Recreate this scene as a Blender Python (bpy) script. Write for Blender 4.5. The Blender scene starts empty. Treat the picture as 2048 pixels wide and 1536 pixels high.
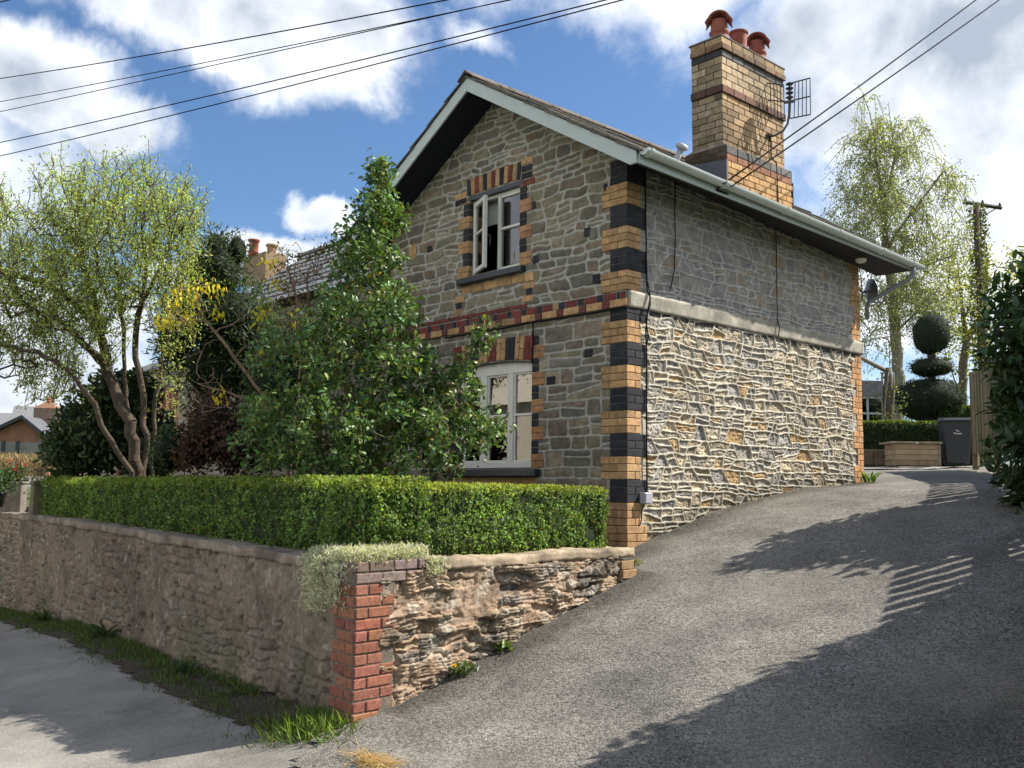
import bpy, bmesh, math, random
import numpy as np
from mathutils import Vector, Matrix, noise as mnoise

sc = bpy.context.scene
COL = sc.collection
PI = math.pi

# ------------------------------------------------------------------ camera
FPX, YAW, PITCH, ROLL = 1952.35, -0.8244, 0.1075, 0.012
CAM = np.array([6.2338, -7.3036, 0.0])
_f = np.array([math.sin(YAW)*math.cos(PITCH), math.cos(YAW)*math.cos(PITCH), math.sin(PITCH)])
_r = np.array([math.cos(YAW), -math.sin(YAW), 0.0])
_u = np.cross(_r, _f)
CR = math.cos(ROLL)*_r + math.sin(ROLL)*_u
CU = -math.sin(ROLL)*_r + math.cos(ROLL)*_u
CF = _f
cd = bpy.data.cameras.new('camera')
cd.sensor_width = 36.0
cd.lens = 36.0*FPX/2048.0
cd.clip_start = 0.05
cd.clip_end = 6000
cam = bpy.data.objects.new('camera', cd)
COL.objects.link(cam)
cam.matrix_world = Matrix(((CR[0], CU[0], -CF[0], CAM[0]), (CR[1], CU[1], -CF[1], CAM[1]), (CR[2], CU[2], -CF[2], CAM[2]), (0, 0, 0, 1)))
sc.camera = cam

# ------------------------------------------------------------------ light
SUN = Vector((0.6, 1.0, 1.15)).normalized()
sl = bpy.data.lights.new('sun', 'SUN')
sl.energy = 5.0
sl.angle = math.radians(0.5)
sl.color = (1.0, 0.93, 0.82)
so = bpy.data.objects.new('sun', sl)
so.rotation_euler = SUN.to_track_quat('Z', 'Y').to_euler()
so.location = (20, 30, 40)
COL.objects.link(so)
sc.view_settings.view_transform = 'Standard'
sc.view_settings.look = 'None'
sc.view_settings.gamma = 1.0
sc.view_settings.use_curve_mapping = False
sc.view_settings.exposure = 0.85

def pdir(px, py):
    v = CF + (px-1024)/FPX*CR - (py-768)/FPX*CU
    return v
def at(px, py, d):            # point that is seen at a photo pixel, d metres deep
    return CAM + d*pdir(px, py)
def on_plane(px, py, n, k):
    n = np.array(n, float); v = pdir(px, py)
    return CAM + (k-n@CAM)/(n@v)*v

# ------------------------------------------------------------------ sky
world = bpy.data.worlds.new('World')
sc.world = world
world.use_nodes = True
nt = world.node_tree
nt.nodes.clear()
def N(t, tree=None, **kw):
    n = (tree or nt).nodes.new(t)
    for k, v in kw.items():
        setattr(n, k, v)
    return n
def build_sky():
    L = nt.links.new
    def math_(op, a, b=None, clamp=False):
        n = N('ShaderNodeMath', operation=op); n.use_clamp = clamp
        for i, x in enumerate((a, b)):
            if x is None: continue
            if isinstance(x, (int, float)): n.inputs[i].default_value = x
            else: L(x, n.inputs[i])
        return n.outputs[0]
    def vec(op, a, b=None):
        n = N('ShaderNodeVectorMath', operation=op)
        for i, x in enumerate((a, b)):
            if x is None: continue
            if isinstance(x, (tuple, list, np.ndarray)): n.inputs[i].default_value = tuple(float(q) for q in x)
            else: L(x, n.inputs[i])
        return n.outputs[1] if op in ('DOT_PRODUCT', 'LENGTH', 'DISTANCE') else n.outputs[0]
    tc = N('ShaderNodeTexCoord')
    D = vec('NORMALIZE', tc.outputs['Generated'])
    sky = N('ShaderNodeTexSky', sky_type='NISHITA')
    sky.sun_disc = False
    sky.sun_elevation = math.asin(SUN.z)
    sky.sun_rotation = math.atan2(SUN.x, SUN.y)
    sky.air_density = 1.0; sky.dust_density = 0.6; sky.ozone_density = 1.6
    def noise(v, scale, detail, rough, dist=0.0):
        n = N('ShaderNodeTexNoise'); n.inputs['Scale'].default_value = scale
        n.inputs['Detail'].default_value = detail; n.inputs['Roughness'].default_value = rough
        n.inputs['Distortion'].default_value = dist
        L(v, n.inputs['Vector']); return n.outputs['Fac'], n.outputs['Color']
    nz, nc = noise(D, 5.0, 7.0, 0.6, 0.2)
    wob = vec('MULTIPLY', vec('SUBTRACT', nc, (0.5, 0.5, 0.5)), (0.16, 0.16, 0.16))
    Dw = vec('ADD', D, wob)
    # cumulus heads: direction, angular half width, half height (radians)
    blobs = [((470, 60), .115, .050, 1.0), ((640, 110), .105, .062, 1.0), ((330, 10), .11, .045, 1.0), ((760, 210), .030, .03, .55),
             ((60, 180), .085, .050, 1.0), ((200, 245), .060, .032, .95), ((590, 405), .036, .02, .85), ((645, 440), .03, .012, .7),
             ((950, 70), .045, .026, .55), ((540, 495), .06, .022, .9), ((500, 540), .07, .02, .8),
             ((1700, 60), .13, .06, 1.0), ((1900, 130), .17, .10, 1.1), ((1760, 260), .13, .055, 1.0), ((2000, 300), .12, .07, 1.05),
             ((1660, 340), .03, .025, .8), ((2030, 430), .075, .035, .9), ((1860, 600), .25, .05, .8), ((2300, 200), .3, .25, 1.1),
             ((90, 640), .11, .04, .8), ((-200, 700), .25, .07, .9), ((150, 800), .3, .030, .85), ((330, 560), .05, .02, .6), ((700, -260), .5, .09, .8),
             ((1650, -150), .3, .07, .9), ((-500, 250), .3, .12, .9)]
    for az in range(75, 300, 32):    # unseen bright cloud banks, added behind the camera to lift the shade
        a = YAW + math.radians(az)
        for zz, hh in ((.22, .22), (.75, .30)):
            blobs.append((np.array([math.sin(a), math.cos(a), zz]), .42, hh, 1.0))
    tot = None
    for c, rx, ry, wgt in blobs:
        d = pdir(*c) if len(c) == 2 else c
        d = d/np.linalg.norm(d)
        a = np.cross(d, (0, 0, 1)); a /= np.linalg.norm(a); b = np.cross(a, d)
        x = math_('DIVIDE', vec('DOT_PRODUCT', Dw, a), rx*1.12)
        y = math_('DIVIDE', vec('DOT_PRODUCT', vec('SUBTRACT', Dw, d), b), ry*1.12)
        q = math_('ADD', math_('MULTIPLY', x, x), math_('MULTIPLY', y, y))
        # only the half of the sky the cloud is in
        fr = math_('GREATER_THAN', vec('DOT_PRODUCT', D, d), 0.3)
        g = math_('MULTIPLY', math_('MULTIPLY', math_('EXPONENT', math_('MULTIPLY', q, -1.0)), fr), wgt)
        tot = g if tot is None else math_('MAXIMUM', tot, g)
    n1, _ = noise(D, 9.0, 9.0, 0.62, 0.3)
    n2, _ = noise(D, 28.0, 6.0, 0.6, 0.2)
    dens = math_('ADD', tot, math_('MULTIPLY', math_('SUBTRACT', n1, 0.5), 0.62))
    dens = math_('ADD', dens, math_('MULTIPLY', math_('SUBTRACT', n2, 0.5), 0.25))
    mr = N('ShaderNodeMapRange', interpolation_type='SMOOTHSTEP')
    L(dens, mr.inputs[0]); mr.inputs[1].default_value = 0.30; mr.inputs[2].default_value = 0.74
    mr.inputs[3].default_value = 0.0; mr.inputs[4].default_value = 0.97
    cov = mr.outputs[0]
    # light on the cloud: thicker parts and undersides greyer, sunward edges white
    n3, _ = noise(vec('ADD', D, (0.03*SUN.x, 0.03*SUN.y, 0.05)), 6.0, 6.0, 0.55, 0.2)
    n4, _ = noise(D, 6.0, 6.0, 0.55, 0.2)
    lit = math_('ADD', math_('MULTIPLY', math_('SUBTRACT', n4, n3), 2.2), 0.62)
    lit = math_('SUBTRACT', lit, math_('MULTIPLY', math_('SUBTRACT', tot, 0.60), 0.70))
    cr = N('ShaderNodeValToRGB')
    cr.color_ramp.elements[0].position = 0.02; cr.color_ramp.elements[0].color = (2.7, 3.1, 3.7, 1)
    cr.color_ramp.elements[1].position = 0.68; cr.color_ramp.elements[1].color = (6.6, 6.8, 7.1, 1)
    L(lit, cr.inputs[0])
    mix = N('ShaderNodeMixRGB')
    L(cov, mix.inputs[0])
    tint = N('ShaderNodeMixRGB', blend_type='MULTIPLY'); tint.inputs[0].default_value = 1.0
    L(sky.outputs[0], tint.inputs[1]); tint.inputs[2].default_value = (0.52, 0.66, 0.80, 1)
    L(tint.outputs[0], mix.inputs[1]); L(cr.outputs[0], mix.inputs[2])
    bg = N('ShaderNodeBackground'); bg.inputs[1].default_value = 0.105
    L(mix.outputs[0], bg.inputs[0])
    out = N('ShaderNodeOutputWorld'); L(bg.outputs[0], out.inputs[0])
build_sky()

# ------------------------------------------------------------------ numeric noise
def _tab(seed):
    return np.random.RandomState(seed).rand(256, 256).astype(np.float64)
_TABS = {}
def vn(x, y, seed=0):
    t = _TABS.setdefault(seed, _tab(seed))
    xi = np.floor(x).astype(int); yi = np.floor(y).astype(int)
    fx = x-xi; fy = y-yi
    fx = fx*fx*(3-2*fx); fy = fy*fy*(3-2*fy)
    a = t[xi & 255, yi & 255]; b = t[(xi+1) & 255, yi & 255]; c = t[xi & 255, (yi+1) & 255]; d = t[(xi+1) & 255, (yi+1) & 255]
    return (a*(1-fx)+b*fx)*(1-fy)+(c*(1-fx)+d*fx)*fy
def fbm(x, y, o=4, seed=0, g=0.5):
    s = 0; a = 1; tot = 0
    for i in range(o):
        s = s+a*vn(x*2**i+17.3*i, y*2**i+5.1*i, seed+i); tot += a; a *= g
    return s/tot
def sstep(a, b, x):
    t = np.clip((x-a)/(b-a), 0, 1)
    return t*t*(3-2*t)
def hsh(i, k):
    return np.modf(np.abs(np.sin(i*12.9898+k*78.233)*43758.5453))[0]

# ------------------------------------------------------------------ materials
def _new(name):
    m = bpy.data.materials.new(name); m.use_nodes = True
    t = m.node_tree; t.nodes.clear()
    return m, t
def mat(name, col=None, rough=0.8, var=0.2, vscale=6.0, bump=0.25, bscale=60.0, spec=0.3, metallic=0.0, detail=6.0, speck=None, coat=0.0, stain=0.0):
    """surface with fine mottling and bump; col None reads the per-vertex stone/brick/leaf colour"""
    m, t = _new(name); L = t.links.new
    tc = N('ShaderNodeTexCoord', t)
    p = N('ShaderNodeBsdfPrincipled', t); o = N('ShaderNodeOutputMaterial', t)
    L(p.outputs[0], o.inputs[0])
    p.inputs['Roughness'].default_value = rough
    p.inputs['Specular IOR Level'].default_value = spec
    p.inputs['Metallic'].default_value = metallic
    p.inputs['Coat Weight'].default_value = coat
    if col is None:
        a = N('ShaderNodeAttribute', t); a.attribute_name = 'Col'; src = a.outputs['Color']
    else:
        a = N('ShaderNodeRGB', t); a.outputs[0].default_value = (*col, 1); src = a.outputs[0]
    n1 = N('ShaderNodeTexNoise', t); n1.inputs['Scale'].default_value = vscale; n1.inputs['Detail'].default_value = detail
    n1.inputs['Roughness'].default_value = 0.65
    L(tc.outputs['Object'], n1.inputs['Vector'])
    mr = N('ShaderNodeMapRange', t); mr.inputs[1].default_value = 0.3; mr.inputs[2].default_value = 0.7
    mr.inputs[3].default_value = 1-var; mr.inputs[4].default_value = 1+var
    L(n1.outputs['Fac'], mr.inputs[0])
    mx = N('ShaderNodeMixRGB', t, blend_type='MULTIPLY'); mx.inputs[0].default_value = 1
    L(src, mx.inputs[1]); L(mr.outputs[0], mx.inputs[2])
    res = mx.outputs[0]
    if stain:                     # old soot and run-off with outlines of their own
        n4 = N('ShaderNodeTexNoise', t); n4.inputs['Scale'].default_value = 3.1; n4.inputs['Detail'].default_value = 9; n4.inputs['Roughness'].default_value = .7
        mp = N('ShaderNodeMapping', t); mp.inputs['Scale'].default_value = (1, 1, .45); L(tc.outputs['Object'], mp.inputs['Vector']); L(mp.outputs[0], n4.inputs['Vector'])
        m4 = N('ShaderNodeMapRange', t); m4.inputs[1].default_value = .48; m4.inputs[2].default_value = .72; m4.inputs[3].default_value = 0; m4.inputs[4].default_value = stain
        L(n4.outputs['Fac'], m4.inputs[0])
        ms_ = N('ShaderNodeMixRGB', t); L(m4.outputs[0], ms_.inputs[0]); L(res, ms_.inputs[1]); ms_.inputs[2].default_value = (.07, .062, .052, 1)
        res = ms_.outputs[0]
    if speck:
        sc_, c_, th, amt = speck
        n3 = N('ShaderNodeTexNoise', t); n3.inputs['Scale'].default_value = sc_; n3.inputs['Detail'].default_value = 3
        L(tc.outputs['Object'], n3.inputs['Vector'])
        m3 = N('ShaderNodeMapRange', t); m3.inputs[1].default_value = th; m3.inputs[2].default_value = th+0.06; m3.inputs[4].default_value = amt
        L(n3.outputs['Fac'], m3.inputs[0])
        mm = N('ShaderNodeMixRGB', t); L(m3.outputs[0], mm.inputs[0]); L(res, mm.inputs[1]); mm.inputs[2].default_value = (*c_, 1)
        res = mm.outputs[0]
    L(res, p.inputs['Base Color'])
    if bump:
        n2 = N('ShaderNodeTexNoise', t); n2.inputs['Scale'].default_value = bscale; n2.inputs['Detail'].default_value = 5
        n2.inputs['Roughness'].default_value = 0.7
        L(tc.outputs['Object'], n2.inputs['Vector'])
        b = N('ShaderNodeBump', t); b.inputs['Strength'].default_value = bump; b.inputs['Distance'].default_value = 0.02
        L(n2.outputs['Fac'], b.inputs['Height']); L(b.outputs[0], p.inputs['Normal'])
    return m
def leaf_mat(name, rough=0.45, transl=0.35, spec=0.4, tint=(1.25, 1.25, 0.5)):
    m, t = _new(name); L = t.links.new
    a = N('ShaderNodeAttribute', t); a.attribute_name = 'Col'
    p = N('ShaderNodeBsdfPrincipled', t); p.inputs['Roughness'].default_value = rough; p.inputs['Specular IOR Level'].default_value = spec
    L(a.outputs['Color'], p.inputs['Base Color'])
    tr = N('ShaderNodeBsdfTranslucent', t)
    mu = N('ShaderNodeMixRGB', t, blend_type='MULTIPLY'); mu.inputs[0].default_value = 1; mu.inputs[2].default_value = (*tint, 1)
    L(a.outputs['Color'], mu.inputs[1]); L(mu.outputs[0], tr.inputs[0])
    mx = N('ShaderNodeMixShader', t); mx.inputs[0].default_value = transl
    L(p.outputs[0], mx.inputs[1]); L(tr.outputs[0], mx.inputs[2])
    o = N('ShaderNodeOutputMaterial', t); L(mx.outputs[0], o.inputs[0])
    return m
def glass_mat(name, ior=1.9):
    m, t = _new(name); L = t.links.new
    g = N('ShaderNodeBsdfGlossy', t); g.inputs['Roughness'].default_value = 0.0
    tr = N('ShaderNodeBsdfTransparent', t); tr.inputs[0].default_value = (0.85, 0.9, 0.88, 1)
    fr = N('ShaderNodeFresnel', t); fr.inputs[0].default_value = ior
    tc = N('ShaderNodeTexCoord', t)
    nz = N('ShaderNodeTexNoise', t); nz.inputs['Scale'].default_value = 1.6; L(tc.outputs['Object'], nz.inputs['Vector'])
    b = N('ShaderNodeBump', t); b.inputs['Strength'].default_value = 0.06; b.inputs['Distance'].default_value = 0.05
    L(nz.outputs['Fac'], b.inputs['Height']); L(b.outputs[0], g.inputs['Normal'])
    mx = N('ShaderNodeMixShader', t); L(fr.outputs[0], mx.inputs[0]); L(tr.outputs[0], mx.inputs[1]); L(g.outputs[0], mx.inputs[2])
    o = N('ShaderNodeOutputMaterial', t); L(mx.outputs[0], o.inputs[0])
    return m
M = {}
M['stone'] = mat('rubble_stone', None, .88, .28, 9, .6, 90)
M['stone_flat'] = mat('gable_stone', None, .88, .3, 14, .5, 110, stain=.22)
M['oldwall'] = mat('old_wall_stone', None, .92, .35, 16, .7, 80, speck=(45, (.42, .40, .36), .66, .6))
M['brick'] = mat('brick', None, .85, .32, 17, .5, 130, stain=.55, speck=(60, (.40, .36, .30), .69, .35))
M['oldbrick'] = mat('old_brick', None, .88, .38, 26, .6, 110, speck=(55, (.40, .33, .27), .64, .55))
M['conc'] = mat('concrete', None, .9, .28, 8, .5, 70, stain=.5, speck=(30, (.12, .11, .09), .64, .5))
M['paint'] = mat('sage_paint', (.44, .50, .49), .35, .06, 5, .04, 30, spec=.5)
M['gutter'] = mat('gutter_plastic', (.55, .60, .58), .3, .08, 6, 0, spec=.5)
M['white'] = mat('white_paint', (.72, .70, .64), .4, .06, 8, .05, 40, spec=.5)
M['navy'] = mat('navy_paint', (.022, .028, .042), .35, .25, 10, .1, 40, spec=.5)
M['black'] = mat('black_boards', (.014, .018, .028), .6, .2, 8, .1, 40)
M['soffit'] = mat('eave_boards', (.040, .038, .040), .75, .3, 6, .15, 30)
M['tile'] = mat('roof_tile', None, .85, .3, 12, .5, 60, speck=(25, (.20, .19, .16), .62, .5))
M['lead'] = mat('lead_sheet', (.075, .085, .105), .5, .35, 7, .15, 20, spec=.5)
M['terra'] = mat('terracotta', (.27, .085, .060), .75, .3, 9, .25, 60)
M['cable'] = mat('cable_black', (.012, .012, .014), .9, .1, 5, 0, spec=.08)
M['metal'] = mat('dull_metal', (.10, .10, .11), .45, .2, 20, .05, 60, metallic=.6)
M['grey'] = mat('grey_plastic', (.38, .40, .44), .4, .08, 10, 0, spec=.5)
M['blind'] = mat('blind_cloth', (.62, .62, .58), .9, .1, 12, .1, 40)
M['glass'] = glass_mat('window_glass', 2.7)
M['plaster'] = mat('plaster', (.25, .24, .22), .9, .1, 5, .1, 30)
M['cream'] = mat('cream_render', (.72, .66, .54), .9, .12, 4, .3, 50)
M['bark'] = mat('bark', None, .9, .3, 18, .6, 50)
M['soil'] = mat('soil', (.055, .042, .030), .95, .4, 10, .7, 30)
M['wood'] = mat('weathered_wood', None, .8, .3, 7, .3, 40)
M['bin'] = mat('bin_plastic', (.018, .021, .027), .45, .15, 6, .05, 40, spec=.5)
M['signwhite'] = mat('print_white', (.75, .75, .75), .5, .03, 5, 0)
M['leaf'] = leaf_mat('leaf_matt', .55, .42)
M['leafshiny'] = leaf_mat('leaf_glossy', .43, .30, .42)
M['pipe'] = mat('pipe_plastic', (.20, .21, .22), .5, .1, 8, 0)
M['leafgrass'] = leaf_mat('leaf_grass', .6, .35)

# ------------------------------------------------------------------ object helpers
_W = {}
def thing(name, label, cat, loc=(0, 0, 0), group=None):
    o = bpy.data.objects.new(name, None); COL.objects.link(o)
    o.empty_display_size = 0.2
    o.location = tuple(float(q) for q in loc)
    o['label'] = label; o['category'] = cat
    if group: o['group'] = group
    _W[o.name] = Matrix.Translation(o.location)
    return o
def tag(o, label, cat, group=None):
    o['label'] = label; o['category'] = cat
    if group: o['group'] = group
    return o
def stru(o, kind='structure', label=None):
    o['kind'] = kind
    if label: o['label'] = label
    return o
def link(me, name, m, parent=None):
    o = bpy.data.objects.new(name, me); COL.objects.link(o)
    if m: me.materials.append(m)
    _W[o.name] = Matrix.Identity(4)
    if parent is not None:
        o.parent = parent
        o.matrix_parent_inverse = _W[parent.name].inverted()
    return o
def npmesh(name, V, F, col=None, m=None, parent=None, smooth=False):
    """V (n,3), F (k,3|4) or list of such arrays, col (n,3)"""
    V = np.asarray(V, np.float32)
    Fs = [np.asarray(f, np.int32) for f in (F if isinstance(F, list) else [F]) if len(f)]
    me = bpy.data.meshes.new(name)
    me.vertices.add(len(V)); me.vertices.foreach_set('co', V.ravel())
    nl = sum(f.size for f in Fs); npoly = sum(len(f) for f in Fs)
    me.loops.add(nl); me.polygons.add(npoly)
    me.loops.foreach_set('vertex_index', np.concatenate([f.ravel() for f in Fs]))
    tot = np.concatenate([np.full(len(f), f.shape[1], np.int32) for f in Fs])
    st = np.concatenate([[0], np.cumsum(tot)[:-1]]).astype(np.int32)
    me.polygons.foreach_set('loop_start', st)
    me.polygons.foreach_set('loop_total', tot)
    if smooth: me.polygons.foreach_set('use_smooth', np.ones(npoly, bool))
    me.update(calc_edges=True)
    if col is not None:
        a = me.attributes.new('Col', 'FLOAT_COLOR', 'POINT')
        c = np.ones((len(V), 4), np.float32); c[:, :3] = np.clip(col, 0, 1)
        a.data.foreach_set('color', c.ravel())
    return link(me, name, m, parent)

class MB:
    """collects solids for ONE mesh"""
    def __init__(s): s.v = []; s.f = []; s.c = []
    def _add(s, vs, fs, col):
        k = len(s.v); s.v += [tuple(float(q) for q in v) for v in vs]; s.f += [tuple(k+i for i in f) for f in fs]; s.c += [col]*len(vs)
    def box(s, lo, hi, col=(.5, .5, .5), T=None):
        x0, y0, z0 = lo; x1, y1, z1 = hi
        vs = [(x0, y0, z0), (x1, y0, z0), (x1, y1, z0), (x0, y1, z0), (x0, y0, z1), (x1, y0, z1), (x1, y1, z1), (x0, y1, z1)]
        if T is not None: vs = [T(v) for v in vs]
        s._add(vs, [(0, 3, 2, 1), (4, 5, 6, 7), (0, 1, 5, 4), (1, 2, 6, 5), (2, 3, 7, 6), (3, 0, 4, 7)], col)
    def hexa(s, vs, col=(.5, .5, .5)):
        s._add(vs, [(0, 3, 2, 1), (4, 5, 6, 7), (0, 1, 5, 4), (1, 2, 6, 5), (2, 3, 7, 6), (3, 0, 4, 7)], col)
    def prism(s, poly, a, b, col=(.5, .5, .5), T=None):
        """poly: list of (p,q); a,b extents along third axis; T maps (p,q,t)->xyz"""
        n = len(poly)
        vs = [T((p, q, a)) for p, q in poly]+[T((p, q, b)) for p, q in poly]
        fs = [tuple(range(n))[::-1], tuple(range(n, 2*n))]+[(i, (i+1) % n, n+(i+1) % n, n+i) for i in range(n)]
        s._add(vs, fs, col)
    def tube(s, pts, r, n=6, col=(.1, .1, .1), cap=True):
        pts = [np.asarray(p, float) for p in pts]
        rs = r if hasattr(r, '__len__') else [r]*len(pts)
        vs = []; prev = None
        for i, p in enumerate(pts):
            d = pts[min(i+1, len(pts)-1)]-pts[max(i-1, 0)]; d /= (np.linalg.norm(d)+1e-9)
            a = prev if prev is not None else (np.array([0, 0, 1.]) if abs(d[2]) < .9 else np.array([1., 0, 0]))
            a = a-d*(a@d); a /= np.linalg.norm(a); b = np.cross(d, a); prev = a
            for k in range(n):
                t = 2*PI*k/n
                vs.append(p+rs[i]*(math.cos(t)*a+math.sin(t)*b))
        fs = []
        for i in range(len(pts)-1):
            for k in range(n):
                fs.append((i*n+k, i*n+(k+1) % n, (i+1)*n+(k+1) % n, (i+1)*n+k))
        if cap: fs += [tuple(range(n))[::-1], tuple((len(pts)-1)*n+k for k in range(n))]
        s._add(vs, fs, col)
    def lathe(s, prof, c, n=20, col=(.3, .1, .08), T=None):
        vs = []
        for r, z in prof:
            for k in range(n):
                t = 2*PI*k/n; v = (c[0]+r*math.cos(t), c[1]+r*math.sin(t), c[2]+z)
                vs.append(T(v) if T else v)
        fs = [(i*n+k, i*n+(k+1) % n, (i+1)*n+(k+1) % n, (i+1)*n+k) for i in range(len(prof)-1) for k in range(n)]
        s._add(vs, fs, col)
    def build(s, name, m, parent=None, bevel=0, smooth=False):
        me = bpy.data.meshes.new(name); me.from_pydata(s.v, [], s.f)
        a = me.attributes.new('Col', 'FLOAT_COLOR', 'POINT')
        c = np.ones((len(s.v), 4), np.float32); c[:, :3] = np.array(s.c); a.data.foreach_set('color', c.ravel())
        if smooth:
            me.polygons.foreach_set('use_smooth', np.ones(len(me.polygons), bool))
        me.update()
        o = link(me, name, m, parent)
        if bevel:
            b = o.modifiers.new('Bevel', 'BEVEL'); b.width = bevel; b.segments = 1; b.limit_method = 'ANGLE'
        return o
def rough_box(name, corners, res, amp, col, m, parent=None, freq=9.0, cvar=.15, seed=0, lowf=.0):
    """hexahedron (4 bottom + 4 top corners) cut into cells of size res and worn by noise"""
    c = [Vector(q) for q in corners]
    bm = bmesh.new()
    L = [(c[1]-c[0]).length, (c[3]-c[0]).length, (c[4]-c[0]).length]
    n = [max(2, int(l/res)) for l in L]
    idx = {}
    def P(i, j, k):
        key = (i, j, k)
        if key not in idx:
            u, v, w = i/n[0], j/n[1], k/n[2]
            p = ((c[0]*(1-u)+c[1]*u)*(1-v)+(c[3]*(1-u)+c[2]*u)*v)*(1-w)+((c[4]*(1-u)+c[5]*u)*(1-v)+(c[7]*(1-u)+c[6]*u)*v)*w
            off = mnoise.noise_vector(p*freq+Vector((seed, 0, 0)))*amp+mnoise.noise_vector(p*freq*3+Vector((0, seed, 0)))*amp*.5
            if lowf: off += mnoise.noise_vector(p*1.7+Vector((seed, 5, 0)))*lowf
            idx[key] = bm.verts.new(p+off)
        return idx[key]
    for i in range(n[0]):
        for j in range(n[1]):
            bm.faces.new((P(i, j, 0), P(i, j+1, 0), P(i+1, j+1, 0), P(i+1, j, 0))); bm.faces.new((P(i, j, n[2]), P(i+1, j, n[2]), P(i+1, j+1, n[2]), P(i, j+1, n[2])))
    for i in range(n[0]):
        for k in range(n[2]):
            bm.faces.new((P(i, 0, k), P(i+1, 0, k), P(i+1, 0, k+1), P(i, 0, k+1))); bm.faces.new((P(i, n[1], k), P(i, n[1], k+1), P(i+1, n[1], k+1), P(i+1, n[1], k)))
    for j in range(n[1]):
        for k in range(n[2]):
            bm.faces.new((P(0, j, k), P(0, j, k+1), P(0, j+1, k+1), P(0, j+1, k))); bm.faces.new((P(n[0], j, k), P(n[0], j+1, k), P(n[0], j+1, k+1), P(n[0], j, k+1)))
    lay = bm.verts.layers.float_color.new('Col')
    for v in bm.verts:
        q = 1+cvar*2*mnoise.noise(v.co*5+Vector((seed, seed, 0)))
        v[lay] = (col[0]*q, col[1]*q, col[2]*q, 1)
    me = bpy.data.meshes.new(name); bm.to_mesh(me); bm.free()
    me.polygons.foreach_set('use_smooth', np.ones(len(me.polygons), bool))
    return link(me, name, m, parent)

def panel(name, P0, U, V, us, vs, func, keep, m, parent=None):
    """relief surface: func(u,v)->(height, colour) on a grid; keep(u,v) says which cells exist"""
    U = np.array(U, float); V = np.array(V, float); Nn = np.cross(U, V)
    uu, vv = np.meshgrid(us, vs, indexing='ij')
    h, col = func(uu, vv)
    P = np.array(P0, float)+uu[..., None]*U+vv[..., None]*V+h[..., None]*Nn
    nu, nv = uu.shape
    id_ = np.arange(nu*nv).reshape(nu, nv)
    F = np.stack([id_[:-1, :-1], id_[1:, :-1], id_[1:, 1:], id_[:-1, 1:]], -1).reshape(-1, 4)
    cu = (uu[:-1, :-1]+uu[1:, 1:])/2; cv = (vv[:-1, :-1]+vv[1:, 1:])/2
    k = keep(cu, cv).ravel() if keep else np.ones(len(F), bool)
    F = F[k]
    used = np.zeros(nu*nv, bool); used[F.ravel()] = True
    re = np.cumsum(used)-1
    return npmesh(name, P.reshape(-1, 3)[used], re[F], col.reshape(-1, 3)[used], m, parent, smooth=True)

def rubble(u, v, seed, ch, w, warp, split=.3, slant=.35, kround=70., wf=3.0):
    """random coursed rubble: distance to the nearest joint and a stone number for every point"""
    rs = np.random.RandomState(seed)
    vv = v+warp*(fbm(u*wf, v*wf, 3, seed)-.5)*2.2+warp*.5*(fbm(u*wf*3, v*wf*3, 2, seed+9)-.5)
    uu = u+warp*(fbm(u*wf*1.3+9, v*wf*1.3, 3, seed+20)-.5)*2+warp*.6*(fbm(u*wf*4, v*wf*4, 2, seed+29)-.5)
    lo = vv.min()-.3; hi = vv.max()+.4
    lines = [lo]
    while lines[-1] < hi: lines.append(lines[-1]+rs.uniform(*ch))
    lines = np.array(lines)
    k = np.clip(np.searchsorted(lines, vv)-1, 0, len(lines)-2)
    d = np.zeros_like(u); sid = np.zeros(u.shape)
    ulo, uhi = uu.min()-.6, uu.max()+.8
    for c in range(len(lines)-1):
        js = [ulo-rs.rand()*.3]
        hgt = lines[c+1]-lines[c]
        while js[-1] < uhi: js.append(js[-1]+rs.uniform(*w)*(0.75+.45*hgt/ch[1]))
        js = np.array(js); sl = rs.uniform(-slant, slant, len(js)); sp = rs.rand(len(js)); sf = rs.uniform(.38, .62, len(js)); ssl = rs.uniform(-.18, .18, len(js))
        mk = k == c
        if not mk.any(): continue
        a = uu[mk]; b = vv[mk]; db = b-(lines[c]+lines[c+1])/2
        i = np.clip(np.searchsorted(js, a)-1, 1, len(js)-3)
        i = np.where(a-(js[i]+sl[i]*db) < 0, i-1, i)
        i = np.where((js[i+1]+sl[i+1]*db)-a < 0, i+1, i)
        i = np.clip(i, 0, len(js)-2)
        dh = np.minimum(a-(js[i]+sl[i]*db), (js[i+1]+sl[i+1]*db)-a)
        dv = np.minimum(b-lines[c], lines[c+1]-b)
        ident = c*131.0+i*7.0+seed
        ms = lines[c]+sf[i]*hgt+ssl[i]*(a-(js[i]+js[i+1])/2)
        issp = (sp[i] < split) & (hgt > ch[0]*1.25)
        dv = np.where(issp, np.minimum(dv, np.abs(b-ms)), dv)
        ident = np.where(issp & (b > ms), ident+3.3, ident)
        dd = -np.log(np.exp(-kround*np.maximum(dh, -.02))+np.exp(-kround*np.maximum(dv, -.02)))/kround
        d[mk] = dd; sid[mk] = ident
    return d, sid

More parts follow.
